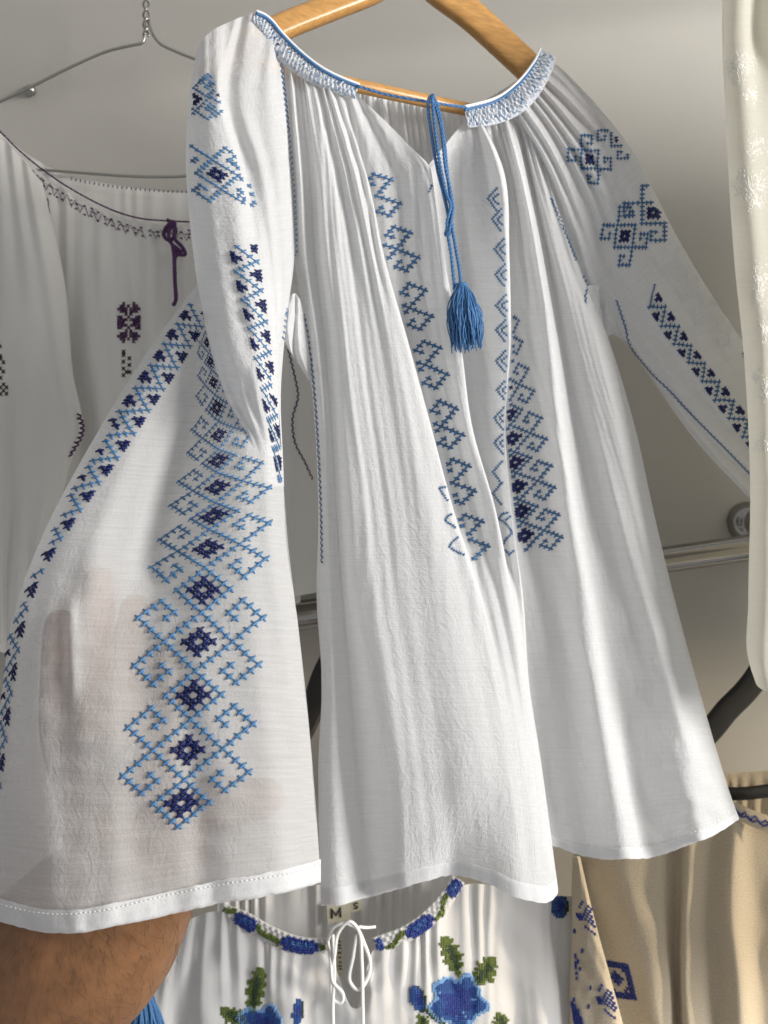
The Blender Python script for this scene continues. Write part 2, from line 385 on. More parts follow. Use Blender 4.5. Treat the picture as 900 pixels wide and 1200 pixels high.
low = surface('sleeve_bell', low_rows, M['voile_sheer'], blouse, 220, 300, low_disp)

# --- left sleeve, upper part falling in front as a flap
flap_rows = [
 [(240,70,.63),(229,68,.605),(236,49,.597),(250,35,.594),(268,26,.602),(285,19,.607),(300,15,.61),(315,25,.615),(325,40,.62),(330,52,.625)],
 [(234,116,.63),(222,112,.602),(229,112,.577),(245,110,.569),(257,108,.570),(266,106,.592),(282,104,.588),(300,102,.592),(320,100,.6),(335,98,.622)],
 [(230,200,.62),(218,195,.595),(226,197,.567),(250,200,.553),(279,200,.554),(288,200,.584),(303,198,.581),(318,196,.588),(333,194,.60),(341,192,.62)],
 [(238,305,.60),(227,300,.575),(235,302,.552),(258,304,.536),(285,305,.533),(303,304,.546),(315,303,.560),(325,302,.572),(338,300,.59),(345,298,.61)],
 [(251,384,.58),(240,380,.555),(248,382,.532),(270,385,.515),(292,386,.512),(308,386,.519),(320,385,.534),(326,384,.545),(331,383,.555),(335,382,.57)],
 [(273,466,.56),(262,462,.535),(268,463,.513),(285,465,.500),(298,466,.497),(310,466,.500),(317,466,.508),(322,466,.518),(326,465,.53),(329,465,.55)],
 [(292,520,.530),(283,516,.516),(294,518,.503),(303,521,.493),(311,523,.490),(318,524,.492),(323,524,.497),(326,524,.504),(329,524,.513),(331,524,.53)],
 [(300,566,.525),(291,562,.518),(298,564,.510),(309,566,.506),(315,568,.505),(320,570,.508),(324,570,.514),(328,570,.522),(331,570,.53),(333,570,.545)],
]
def flap_disp(U, V, X, Y):
    g = fn1(U * 2, V * 1.2) * 0.0018 + fn2(U * 1.5, V * 1.2) * 0.0009
    g += np.sin(U * 2 * np.pi * 9) * 0.0016 * (1 - ss(.02, .25, V)) * ss(.45, .6, U)
    g = g * (1 - ss(.75, 1, V) * .7) + fn3(U, V * 2) * .0002
    # towards its lower end the flap lays itself into the bell of the sleeve
    m = ss(448, 548, Y); D = np.zeros_like(X); base = FLAP_D[0]
    for a_, b_ in np.argwhere(m > 0):
        h = hit(low, X[a_, b_], Y[a_, b_]); D[a_, b_] = (h[0].y + .0010 - base[a_, b_]) if h else 0.012
    return g * (1 - m) + D * m
flap = surface('sleeve_head', flap_rows, M['voile'], blouse, 130, 200, flap_disp)

# its far side, behind the hand
lr = []
for r in low_rows:
    a, b = np.array(r[1], float), np.array(r[-1], float); q = []
    for t in np.linspace(0, 1, 8):
        p = a * (1 - t) + b * t; p[2] += 0.13 * math.sin(math.pi * t) ** .7; q.append(tuple(p))
    lr.append(q)
lr[0] = [(x, y + 10, d - .06) if 0 < i < 7 else (x, y, d) for i, (x, y, d) in enumerate(lr[0])]
surface('sleeve_back', lr, M['voile'], blouse, 90, 110, lambda U, V, X, Y: fn1(U * 2, V) * .003 * np.sin(np.pi * U))

# turned hem of that sleeve
hem = np.array([p for p in low_rows[-1][1:]], float)
hr = []
for k, off in ((0, -25), (1, -17), (2, -8), (3, 1.0), (4, 2.5)):
    q = hem.copy(); q[:, 1] += off; q[:, 2] -= (.0006, .0016, .0018, .0012, -.002)[k]
    q[:, 2] += .0006 * off / -30
    hr.append(q.tolist())
def hem_disp(U, V, X, Y):
    return low_disp(U, np.ones_like(V), X, Y) + fn3(U * 2, V * .1) * .00015 + fn2(U * 2, V * .05) * .0003
hemS = surface('sleeve_hem', hr, M['voile_hem'], blouse, 260, 20, hem_disp, lambda U, V, X, Y: fn3(X / 140, 0 * X) * .45 + fn2(X / 320, 0 * X) * 1.0)

# running stitches that hold the hem
def running(s, pts, parent, sp, ln, wd):
    A = polyl([(*q, 0) for q in pts], 120)[:, :2]; k = np.concatenate([[0], np.cumsum(np.linalg.norm(np.diff(A, axis=0), axis=1))]); mb = MB(); t = 0
    while t + ln < k[-1]:
        a = hit(s, np.interp(t, k, A[:, 0]), np.interp(t, k, A[:, 1])); b = hit(s, np.interp(t + ln, k, A[:, 0]), np.interp(t + ln, k, A[:, 1]))
        if a and b and (a[0] - b[0]).length < .012: mb.strand(a[0], b[0], a[1], wd, wd * .6, .0002)
        t += sp
    mb.build('hem_stitching', M['whitethread'], parent)
running(hemS, [(x, y - 20) for x, y, d in hem.tolist()], hemS.obj, 5.5, 3.4, .00036)
running(body, [(376,1048),(430,1038),(500,1020),(535,1012),(575,1024),(610,1042),(650,1036)], body.obj, 5.0, 3.2, .0004)
running(body, [(652,980),(690,990),(740,994),(790,982),(830,968),(856,950)], body.obj, 5.0, 3.2, .0004)
# --- right sleeve, falling away behind the cream garment
rs_rows = [
 [(590,120,.678),(597,114,.675),(604,108,.676),(611,100,.678),(618,91,.68),(624,82,.684),(629,72,.69),(633,62,.705)],
 [(632,192,.682),(641,182,.670),(649,170,.674),(656,156,.672),(661,140,.674),(665,122,.676),(668,104,.682),(668,90,.71)],
 [(664,272,.688),(676,262,.674),(689,248,.678),(702,230,.671),(714,212,.674),(725,196,.676),(736,184,.682),(738,172,.712)],
 [(690,352,.694),(705,346,.680),(722,336,.681),(740,322,.674),(757,308,.678),(772,296,.681),(788,286,.688),(795,280,.718)],
 [(738,408,.704),(752,412,.688),(768,410,.686),(787,400,.682),(806,388,.686),(822,378,.691),(837,370,.698),(846,364,.728)],
 [(815,516,.716),(830,522,.70),(848,516,.696),(866,505,.694),(884,492,.698),(900,480,.702),(914,470,.708),(922,462,.738)],
 [(925,630,.722),(942,640,.706),(962,632,.704),(980,618,.702),(998,604,.704),(1014,590,.708),(1028,580,.714),(1036,572,.74)],
]
def rs_disp(U, V, X, Y):
    g = np.sin(U * 2 * np.pi * 8 + fn1(U, V * .5)) * .0032 * (1 - ss(.05, .5, V))
    return g + fn1(U * 1.5, V * .6) * .0025 + fn3(U, V) * .0003
rsl = surface('sleeve', rs_rows, M['voile'], blouse, 130, 180, rs_disp)
# far side of that sleeve
rsb = surface('sleeve_back', [[(p[0][0] * (1 - t) + p[-1][0] * t, p[0][1] * (1 - t) + p[-1][1] * t, p[0][2] * (1 - t) + p[-1][2] * t + .05 * math.sin(math.pi * t)) for t in np.linspace(0, 1, 6)] for p in rs_rows],
        M['voile'], blouse, 50, 90, lambda U, V, X, Y: fn1(U, V) * .002)
# gussets under both arms
surface('gusset', [[(334,352,.60),(340,346,.592),(346,344,.594),(352,352,.60)], [(333,385,.585),(338,383,.580),(348,378,.590),(360,392,.602)], [(334,402,.60),(341,410,.592),(352,420,.596),(367,436,.602)], [(352,430,.612),(358,440,.606),(364,450,.604),(369,470,.602)]], M['voile'], blouse, 50, 60,
        lambda U, V, X, Y: fn1(U * .6, V * .6) * .0012 + .007 * np.exp(-((U - .62 + .35 * V) / .09) ** 2) + fn2(U * .5, V) * .0006)
surface('gusset', [[(684,338,.678),(692,334,.677),(702,336,.678),(716,348,.684)], [(686,360,.680),(695,352,.676),(706,350,.678),(722,362,.688)], [(696,388,.686),(704,380,.678),(712,376,.68),(730,382,.692)], [(704,404,.70),(708,398,.694),(716,392,.694),(738,404,.704)]], M['voile'], blouse, 50, 60,
        lambda U, V, X, Y: fn1(U * .6, V * .6) * .0012 + .007 * np.exp(-((U - .62 + .35 * V) / .09) ** 2) + fn2(U * .5, V) * .0006)

# --- neckbands with smocking
def band(top, hts, sink, surf_par, n, name='neckband'):
    T = polyl(top, 14); q = []
    nrm = np.gradient(T[:, :2], axis=0); nrm = np.stack([-nrm[:, 1], nrm[:, 0]], 1); nrm /= np.linalg.norm(nrm, axis=1, keepdims=True)
    nrm *= np.where(nrm[:, 1:2] < 0, -1, 1)
    H = np.interp(np.linspace(0, 1, 14), np.linspace(0, 1, len(hts)), hts)
    for f, dd in ((-.06, .004), (0, 0), (.3, -.0010), (.7, -.0010), (1.0, .0022)):
        r = T.copy(); r[:, :2] += nrm * (H * f)[:, None]; r[:, 2] += dd - sink * f; q.append(r.tolist())
    return surface(name, q, M['smock'], blouse, n, 26, lambda U, V, X, Y: (np.sin(U * 2 * np.pi * n / 7 + np.where((V * 5).astype(int) % 2 == 0, 0, np.pi)) * .0010 * np.sin(np.pi * V)) + fn3(U * 4, V) * .0003), T, nrm, H
bl, Tl, Nl, Hl = band([(300,14,.606),(313,20,.609),(330,39,.614),(352,61,.614),(380,82,.614),(405,94,.617),(421,100,.620)], [14, 24, 24, 20, 17], .002, body, 210)
br, Tr, Nr, Hr = band([(544,126,.654),(562,122,.658),(585,114,.664),(604,100,.668),(620,82,.676),(629,68,.684),(633,58,.694)], [24, 28, 30, 26, 20], .004, body, 190)
def rim(T, mat, r, lift, off=-1.0, name='neckline_cord', par=None):
    p = T.copy(); p[:, 1] += off; p[:, 2] -= lift
    pts = path(p.tolist(), 60); b = MB(); b.tube(pts, r, 6); return b.build(name, mat, par)
rim(Tl, M['cordblue'], .0011, .002, 1.5, par=bl.obj); rim(Tr, M['cordblue'], .0011, .002, 3.0, par=br.obj)
rim(Tl, M['whitethread'], .0012, .0005, -1.0, 'rolled_edge', bl.obj); rim(Tr, M['whitethread'], .0012, .0005, -1.0, 'rolled_edge', br.obj)

# ================================================================== cross-stitch embroidery on the blouse
class Strip:
    """maps stitch grid (i across, j along) to photo points through stations (j, cx, cy, rx, ry, lx, ly)"""
    def __init__(self, st):
        a = np.array(st, float); a = a[np.argsort(a[:, 0])]; self.j = a[:, 0]; self.a = a[:, 1:]
    def __call__(self, i, j):
        q = [np.interp(j, self.j, self.a[:, k]) for k in range(6)]
        if j > self.j[-1] or j < self.j[0]:
            e = (-1, -2) if j > self.j[-1] else (0, 1)
            f = (j - self.j[e[0]]) / (self.j[e[0]] - self.j[e[1]])
            for k in range(2): q[k] = self.a[e[0], k] + (self.a[e[0], k] - self.a[e[1], k]) * f
        return (q[0] + (q[2] * i if i >= 0 else -q[4] * i), q[1] + (q[3] * i if i >= 0 else -q[5] * i))

def cross(mb, s, pts, fat=.15, clip=None, lift=.0003):
    """one X over the four photo corners pts (00, 10, 11, 01)"""
    jx, jy = random.uniform(-.3, .3), random.uniform(-.3, .3)
    hs = []
    for p in pts:
        p = (p[0] + jx + random.uniform(-.2, .2), p[1] + jy + random.uniform(-.2, .2))
        if clip and not clip(*p): return
        h = hit(s, *p)
        if h is None: return
        hs.append(h)
    P = [h[0] for h in hs]
    dd = [p.y for p in P]
    if max(dd) - min(dd) > .011: return
    n = (hs[0][1] + hs[1][1] + hs[2][1] + hs[3][1]).normalized()
    L = ((P[0] - P[2]).length + (P[1] - P[3]).length) / 2
    ex = (abs(complex(pts[0][0] - pts[2][0], pts[0][1] - pts[2][1])) + abs(complex(pts[1][0] - pts[3][0], pts[1][1] - pts[3][1]))) / 2 * P[0].y / FPX
    if L > 2.6 * ex: return
    wd = min(L, 1.35 * ex) * fat * .5
    e = .06
    mb.strand(P[0].lerp(P[2], -e), P[0].lerp(P[2], 1 + e), n, wd, wd * .5, lift)
    mb.strand(P[1].lerp(P[3], -e), P[1].lerp(P[3], 1 + e), n, wd, wd * .5, lift + wd * .8)
    return True

def stitch_cells(name, s, mapf, cells, mat, parent, fat=.2, clip=None):
    cells = list(cells); groups = [cells]
    if clip and name == 'embroidered_scroll':                     # a scroll cut by a fold falls into separate pieces
        groups = []
        for c in cells:
            ok = all(clip(*mapf(c[0] + a, c[1] + b_)) for a in (-.5, .5) for b_ in (-.5, .5))
            if not ok: continue
            if groups and max(abs(groups[-1][-1][0] - c[0]), abs(groups[-1][-1][1] - c[1])) <= 1: groups[-1].append(c)
            else: groups.append([c])
    o = None
    for g in groups:
        mb = MB()
        for i, j in g:
            cross(mb, s, [mapf(i - .5, j - .5), mapf(i + .5, j - .5), mapf(i + .5, j + .5), mapf(i - .5, j + .5)], fat, clip)
        o = mb.build(name, mat, parent)
    return o

def stitch_line(mb, s, pts, sp, size, fat=.2, clip=None):
    A = np.array(pts, float); seg = np.linalg.norm(np.diff(A, axis=0), axis=1); k = np.concatenate([[0], np.cumsum(seg)])
    n = max(2, int(round(k[-1] / sp)) + 1)
    for t in np.linspace(0, k[-1], n):
        x = np.interp(t, k, A[:, 0]); y = np.interp(t, k, A[:, 1])
        # crosses sit on the thread count, at 45 degrees to the line
        q = min(np.searchsorted(k, t, 'right') - 1, len(seg) - 1); q = max(q, 0)
        tx, ty = (A[q + 1] - A[q]) / max(seg[q], 1e-6); h = size / 2
        a = (tx * h, ty * h); b_ = (-ty * h, tx * h)
        cross(mb, s, [(x - a[0], y - a[1]), (x + b_[0], y + b_[1]), (x + a[0], y + a[1]), (x - b_[0], y - b_[1])], fat, clip)

def lines(name, s, polys, sp, size, mat, parent, fat=.22, clip=None):
    for p in polys:
        mb = MB(); stitch_line(mb, s, p, sp, size, fat, clip); mb.build(name, mat, parent)

def diag(i0, j0, steps):
    out = []; i, j = i0, j0
    for di, dj, n in steps:
        for _ in range(n): i += di; j += dj; out.append((i, j))
    return out
DARK = [(i, j) for i in range(-2, 3) for j in range(-2, 3) if abs(i) + abs(j) <= 2 and (i, j) != (0, 0)]
def period(s, mp, j0, parent, light, dark, fat=.2, clip=None, right=True, left=True, small=True, lattice=True, opend=True):
    if lattice:
        cells = [(0, j0)] + diag(0, j0, [(1, 1, 5), (-1, 1, 5)]) + diag(0, j0, [(-1, 1, 5), (1, 1, 4)])
        stitch_cells('embroidered_lattice', s, mp, cells, light, parent, fat, clip)
    if opend: stitch_cells('embroidered_diamond', s, mp, [(i, j + j0 + 5) for i, j in DARK], dark, parent, fat * 1.25, clip)
    if small:
        cells = diag(0, j0 + 10, [(1, 1, 4), (-1, 1, 4)]) + diag(0, j0 + 10, [(-1, 1, 4), (1, 1, 3)])
        stitch_cells('embroidered_lattice', s, mp, cells, light, parent, fat, clip)
        stitch_cells('embroidered_diamond', s, mp, [(i, j + j0 + 14) for i, j in DARK], dark, parent, fat * 1.25, clip)
    for sg, on in ((1, right), (-1, left)):
        if not on: continue
        up = diag(5, 5, [(1, -1, 4), (-1, -1, 3), (-1, 1, 2), (1, 1, 1)])
        stitch_cells('embroidered_scroll', s, mp, [(sg * i, j0 + j) for i, j in up], light, parent, fat, clip)
        stitch_cells('embroidered_scroll', s, mp, [(sg * i, j0 + 10 - j) for i, j in up], light, parent, fat, clip)

def zigzag_strip(s, mp, n0, n1, parent, light, dark, fat=.22, clip=None):
    for p in range(n0, n1):
        j0 = p * 8
        stitch_cells('embroidered_zigzag', s, mp, [(-2, j0), (-1, j0 + 1), (0, j0 + 2), (1, j0 + 3), (2, j0 + 4), (1, j0 + 5), (0, j0 + 6), (-1, j0 + 7)], light, parent, fat, clip)
        stitch_cells('embroidered_triangle', s, mp, [(-2, j0 + 3), (-2, j0 + 4), (-2, j0 + 5), (-1, j0 + 4)], dark, parent, fat * 1.35, clip)
        stitch_cells('embroidered_triangle', s, mp, [(2, j0 - 1), (2, j0), (2, j0 + 1), (1, j0)], dark, parent, fat * 1.35, clip)

# near sleeve: middle panel of diamonds (j = 0 at the lowest tip, negative upwards)
mid = Strip([(0,209,967.8, 8.2,-.4,-8.0,.3), (-8,216.7,914.4, 8.2,-.3,-8.1,.2), (-18,224.4,843.3, 8.1,-.2,-8.1,.3), (-26,230,786.7, 8.0,-.1,-8.0,.1),
    (-36,237.3,718.9, 7.8,-.1,-8.2,-.1), (-44,241.1,666, 7.7,-.6,-7.2,.4), (-54,246.2,621, 7.5,-1.4,-6.3,.9), (-62,254,590, 6.8,-1.6,-6.0,.7),
    (-72,255,554, 5.6,-1.6,-4.8,.8), (-80,257,527, 4.3,-1.8,-4.0,.8), (-90,257,494, 2.9,-1.8,-3.4,.7), (-98,253,463, 2.3,-1.2,-2.5,.5), (-108,249,434, 1.8,-.6,-1.8,.4), (-116,245,414, 1.5,-.4,-1.5,.3)])
for k in range(7):
    period(low, mid, -18 - 18 * k, low.obj, M['blue'], M['navy'], .30)
# near sleeve: long border strip on its left
Lt = [(218,371),(203,393),(188,418),(171,443),(153,471),(133,498),(114,528),(93,559),(72,593),(51,629),(28,669),(14,716),(8.5,766),(4,816),(-3,868),(-9,925)]
Rt = [(240,371),(228,393),(213,417),(197,443),(181,467),(163,493),(146,522),(125,550),(104,581),(81,614),(59,649),(36,690),(25,738),(17.5,787),(10,840),(4,893),(-3,950)]
st = []
for k, (l, r0, r1) in enumerate(zip(Lt, Rt[:-1], Rt[1:])):
    r = ((r0[0] + r1[0]) / 2, (r0[1] + r1[1]) / 2); v = ((r[0] - l[0]) / 3.4, (r[1] - l[1]) / 3.4); c = ((l[0] + r[0]) / 2, (l[1] + r[1]) / 2)
    st.append((8 * k + 4, c[0], c[1], v[0], v[1], -v[0], -v[1]))
zigzag_strip(low, Strip(st), 0, 16, low.obj, M['blue'], M['navy'], .30)
# near sleeve flap: border strip along its right edge
Lt = [(277.5,302.5),(284,337),(292,370),(299,405),(305,440),(312,477),(318,512),(323,546)]
Rt = [(294,290),(299,322.5),(305,358),(310.6,394),(314.5,429),(319.5,467),(323.5,503),(326.5,540),(329,577)]
st = []
for k, (l, r0, r1) in enumerate(zip(Lt, Rt[:-1], Rt[1:])):
    r = ((r0[0] + r1[0]) / 2, (r0[1] + r1[1]) / 2); v = ((r[0] - l[0]) / 3.0, (r[1] - l[1]) / 3.0); c = ((l[0] + r[0]) / 2, (l[1] + r[1]) / 2)
    st.append((8 * k + 4, c[0], c[1], v[0], v[1], -v[0], -v[1]))
zigzag_strip([flap, low], Strip(st), 0, 8, flap.obj, M['blue'], M['navy'], .27, clip=lambda x, y: y > 286)
# shoulder bands of that sleeve
def unit(s, x, y, iv, jv, par, light, dark, fat=.36, clip=None):
    mp = lambda i, j: (x + iv[0] * i + jv[0] * j, y + iv[1] * i + jv[1] * j)
    period(s, mp, -5, par, light, dark, fat, small=False, clip=clip)
unit(flap, 255, 205, (1.1, 3.5), (4.8, .3), flap.obj, M['blue'], M['navy'], .34, clip=lambda x, y: x < 252 + (y - 95) * .36)
unit(flap, 302, 213, (1.0, 3.3), (4.0, .5), flap.obj, M['blue'], M['navy'], .34, clip=lambda x, y: x < 252 + (y - 95) * .36)
unit(flap, 229, 117, (.2, 2.7), (3.3, -.3), flap.obj, M['blue'], M['navy'], .34, clip=lambda x, y: x < 252 + (y - 95) * .36)
unit(flap, 262, 113, (.5, 2.7), (3.3, .3), flap.obj, M['blue'], M['navy'], .34, clip=lambda x, y: x < 252 + (y - 95) * .36)
def little_diamond(s, x, y, ux, uy, vx, vy, mat, par, fat=.42):
    stitch_cells('embroidered_diamond', s, lambda i, j: (x + ux * i + vx * j, y + uy * i + vy * j), DARK, mat, par, fat)

# front panel: left column, its left half lost in the fold
def edgeA(y): return np.interp(y, [200, 210, 300, 400, 500, 600, 700], [428, 431, 450, 478, 505, 532, 562])
def edgeB2(y): return np.interp(y, [200, 300, 400, 500, 533, 567, 600, 644, 680], [590, 593, 596, 591, 592, 594, 599, 607, 612])
nodes = [(442,230),(465,292),(480,361),(498,428),(517,500),(530,566),(545,631)]
st = []
for k, (x, y) in enumerate(nodes):
    ix, iy = 5.2 + .1 * k, -1.3
    st.append((18 * k, x - 5 * ix, y - 5 * iy, ix, iy, -ix, -iy))
c1 = Strip(st)
for k in range(7):
    period(body, c1, 18 * k - 5, body.obj, M['bodyblue'], M['navy'], .36, clip=lambda x, y: x > edgeA(y) + .2, left=False, small=False, opend=False, lattice=True)
lines('embroidered_scroll', body, [[(521,571),(514,572),(519,579),(524,586)], [(534,600),(526,604),(521,610),(528,614),(533,618)], [(536,630),(528,637),(526,641),(534,646),(543,650)]], 3.0, 3.4, M['bodyblue'], body.obj, .36)
# front panel: right column
cen = [(581,287),(583,343),(586,400),(592,457),(601,514),(607,570),(614,628)]
st = []
for k, (x, y) in enumerate(cen):
    v = (2.0, 2.2, 2.6, 3.3, 4.1, 4.6, 4.75)[k]; st.append((18 * k, x, y, v, -1.3, -v, 1.3))
c2 = Strip(st)
for k in range(2, 7):
    period(body, c2, 18 * k - 5, body.obj, M['bodyblue'], M['navy'], .36, clip=lambda x, y: x > edgeB2(y) + 1.5, left=False, small=k < 6)
stitch_cells('embroidered_lattice', body, c2, diag(0, 113, [(1, -1, 4), (-1, -1, 0)]), M['bodyblue'], body.obj, .36)
tips = [(572,233),(577,257),(580,292),(581,322),(582,358),(582,387),(582,423),(583,457),(580,490),(580,519),(578,553),(578,578)]
lines('embroidered_scroll', body, [[(x + 11, y - 12), (x, y), (x + 10, y + 13)] for x, y in tips] + [[(x + 12, y - 5), (x + 6, y + 0), (x + 12, y + 6)] for x, y in tips[:10]] +
      [[(600,622),(592,612),(585,608),(590,602),(598,600)], [(600,625),(592,634),(590,642),(597,650),(602,646)], [(598,606),(594,609)]], 3.2, 3.4, M['blue'], body.obj, .38)
lines('embroidered_scroll', body, [[(505,218),(503,225)]], 3.0, 3.4, M['bodyblue'], body.obj, .36)

# right sleeve
for x, y, iv, jv in ((765, 250, (2.6, 2.4), (-2.6, 2.5)), (732, 277, (1.7, 2.6), (-2.4, 2.6)), (725, 162, (1.9, 1.8), (-1.8, 1.9)), (691, 187, (1.9, 2.2), (-1.9, 2.0))):
    unit(rsl, x, y, iv, jv, rsl.obj, M['bodyblue'], M['navy'], .42)
# the reverse of the far side's embroidery, showing faintly through the cloth
for x, y in ((806, 318), (824, 346), (842, 376)):
    unit(rsb, x, y, (2.3, 2.0), (-2.0, 2.3), rsb.obj, M['bodyblue'], M['navy'], .55)
Lt = [(769,370),(783,392),(799,413),(816,435),(831,457),(847,478),(864,500),(880,521)]
Rt = [(770,350),(786,372),(800,396),(816,417),(832,438),(849,460),(866,482),(883,504),(899,526)]
st = []
for k, (l, r0, r1) in enumerate(zip(Lt, Rt[:-1], Rt[1:])):
    r = ((r0[0] + r1[0]) / 2, (r0[1] + r1[1]) / 2); v = ((r[0] - l[0]) / 3.2, (r[1] - l[1]) / 3.2); c = ((l[0] + r[0]) / 2, (l[1] + r[1]) / 2)
    st.append((8 * k + 4, c[0], c[1], v[0], v[1], -v[0], -v[1]))
zigzag_strip(rsl, Strip(st), 0, 8, rsl.obj, M['bodyblue'], M['navy'], .38)
lines('embroidered_zigzag', rsl, [[(767,334),(764,346),(762,358)]], 2.6, 3.0, M['bodyblue'], rsl.obj, .38)
lines('embroidered_zigzag', rsl, [[(843,358),(855,376)], [(858,384),(868,400)], [(866,402),(872,418)]], 3.4, 4.4, M['bodyblue'], rsl.obj, .3)

# insertion seams
def seam(surfs, pts, mats, parent, sp=3.2, name='seam_stitching', zig=1.3, wd=.00055):
    A = polyl([(*p, 0) for p in pts], 200)[:, :2]
    seg = np.linalg.norm(np.diff(A, axis=0), axis=1); k = np.concatenate([[0], np.cumsum(seg)]); n = int(k[-1] / sp)
    mbs = [MB() for _ in mats]; prev = None
    for q in range(n + 1):
        t = k[-1] * q / max(n, 1); x = np.interp(t, k, A[:, 0]) + (zig if q % 2 else -zig); y = np.interp(t, k, A[:, 1])
        h = None
        for s in surfs:
            g = hit(s, x, y)
            if g and (h is None or g[0].y < h[0].y): h = g
        if h and prev and (h[0] - prev[0]).length < .012:
            mbs[q % len(mats)].strand(prev[0], h[0], h[1], wd, wd, .0004)
        prev = h
    for mb, m in zip(mbs, mats):
        o = mb.build(name, m, parent)
two = [M['blue'], M['navy']]; two2 = [M['bodyblue'], M['bodyblue']]
seam([flap, body], [(326,52),(333,110),(340,180),(345,250),(347,320),(348,345)], two, body.obj)
seam([body, flap], [(351,345),(358,375),(365,420),(370,470),(374,530),(377,600),(378,660)], two, body.obj, 3.4)
gus = [o for o in blouse.children if o.name.startswith('gusset')]
seam([flap], [(346,344),(340,352),(335,368),(333,384),(331,398)], [M['blue'], M['blue']], flap.obj, 3.2)
seam([rsl, body], [(646,232),(656,258),(668,288),(680,318),(689,336)], two2, rsl.obj, 2.8, wd=.0006)
seam([body], [(689,336),(686,345),(686,356)], two2, body.obj, 2.8, wd=.0006)
seam([rsl], [(722,352),(732,380),(738,402),(760,432),(790,464),(815,490),(845,520),(880,556)], two2, rsl.obj, 2.8, wd=.0006)
seam([bl, body], [(318,34),(322,44),(326,54)], two, body.obj, 3.0)

# smocking stitches on the neckbands
def smocking(s, T, Nn, H, parent, mats, n, rowsn=3, wd=.00045):
    mbs = [MB() for _ in mats]
    for r in range(rowsn):
        f0 = .22 + .72 * r / rowsn; prev = None
        for q in range(n):
            t = q / (n - 1) * 13; a = min(int(t), 12); u = t - a
            f = f0 + (.12 if q % 2 else -.10) + random.uniform(-.09, .09)
            x, y = (T[a, :2] + Nn[a] * H[a] * f) * (1 - u) + (T[a + 1, :2] + Nn[a + 1] * H[a + 1] * f) * u
            h = hit(s, x, y)
            if h and prev and random.random() < .72:
                mbs[(q + r) % len(mats)].strand(prev[0], h[0], h[1], wd, wd, .0003)
            prev = h
    for mb, m in zip(mbs, mats): mb.build('smocking_stitches', m, parent)
M['paleblue'] = pbr('pale_blue_thread', (0.42, 0.50, 0.62), 0.6, noise=.2, nscale=900)
smocking(bl, Tl, Nl, Hl, bl.obj, [M['paleblue'], M['blue'], M['whitethread'], M['paleblue']], 58, 5, .0004)
smocking(br, Tr, Nr, Hr, br.obj, [M['paleblue'], M['whitethread'], M['blue'], M['paleblue']], 52, 6, .0004)

# tie cord across the opening, its hanging ends and tassel
def twisted(mb, pts, n, r, turns):
    c = path(pts, n)
    for ph in (0, math.pi):
        q = []
        for i, p in enumerate(c):
            t = (c[min(i + 1, n - 1)] - c[max(i - 1, 0)]).normalized()
            a = t.cross(Vector((0, 1, 0))); a = a.normalized() if a.length > 1e-5 else Vector((1, 0, 0)); b_ = t.cross(a)
            an = ph + turns * 2 * math.pi * i / n
            q.append(p + (a * math.cos(an) + b_ * math.sin(an)) * r * .75)
        mb.tube(q, r, 6)
mb = MB()
twisted(mb, [(419,101,.616),(450,110,.622),(505,120,.630),(546,126,.650)], 60, .0007, 10)
mb.build('neck_cord', M['cordblue'], blouse)
mb = MB()
for dx, q in ((0, [(505,112,.622),(502,118,.621),(506,160,.617),(513,200,.613),(520,228,.609),(524,246,.607),(526,262,.606),(522,275,.606),(527,270,.604)]),
              (0, [(506,111,.622),(507,120,.619),(511,160,.615),(517,200,.611),(524,230,.607),(528,240,.605),(524,262,.605),(529,300,.601),(533,340,.597)]),
              (0, [(507,111,.622),(513,125,.620),(520,160,.616),(524,200,.612),(528,230,.608),(531,242,.606),(527,268,.604),(526,275,.604)]),
              (0, [(507,112,.621),(517,150,.617),(522,195,.612),(530,238,.607),(529,258,.605),(534,290,.602),(539,320,.598),(540,332,.596)])):
    twisted(mb, q, 110, .00085, 26)
mb.build('tie_cord', M['cordblue'], blouse)
def tassel(x0, y0, d, length, spread, n, r, tilt, mats, parent, name='tassel', head=.006):
    hp = W(x0, y0, d); mb = MB()
    down = (W(x0 + tilt, y0 + 100, d) - hp).normalized(); sx = Vector((1, 0, 0)); sx = (sx - down * sx.dot(down)).normalized(); sy = down.cross(sx)
    for k in range(n):
        an = random.uniform(0, 2 * math.pi); rr = random.uniform(.15, 1) ** .5; ln = length * random.uniform(.74, 1.08); w1 = random.uniform(-1, 1) * .0022; ph = random.uniform(0, 6)
        q = []
        for i in range(9):
            t = i / 8; sp = head * .35 * rr + spread * rr * math.sin(min(t * 1.25, 1) * math.pi / 2 * 1.15) * (1 - .12 * t * t)
            q.append(hp + down * ln * t + (sx * math.cos(an) + sy * math.sin(an)) * sp + sx * w1 * math.sin(ph + t * 7))
        mb.tube(q, r, 5)
    # bound head
    for i in range(4): 
        ring = [hp + down * (.001 + .0013 * i) + (sx * math.cos(a) + sy * math.sin(a)) * head * (.55 + .1 * math.sin(i)) for a in np.linspace(0, 2 * math.pi, 14)]
        mb.tube(ring, .0009, 5)
    return mb.build(name, mats, parent)
tassel(541, 332, .596, .044, .0105, 260, .00042, 8, M['cordblue'], blouse)

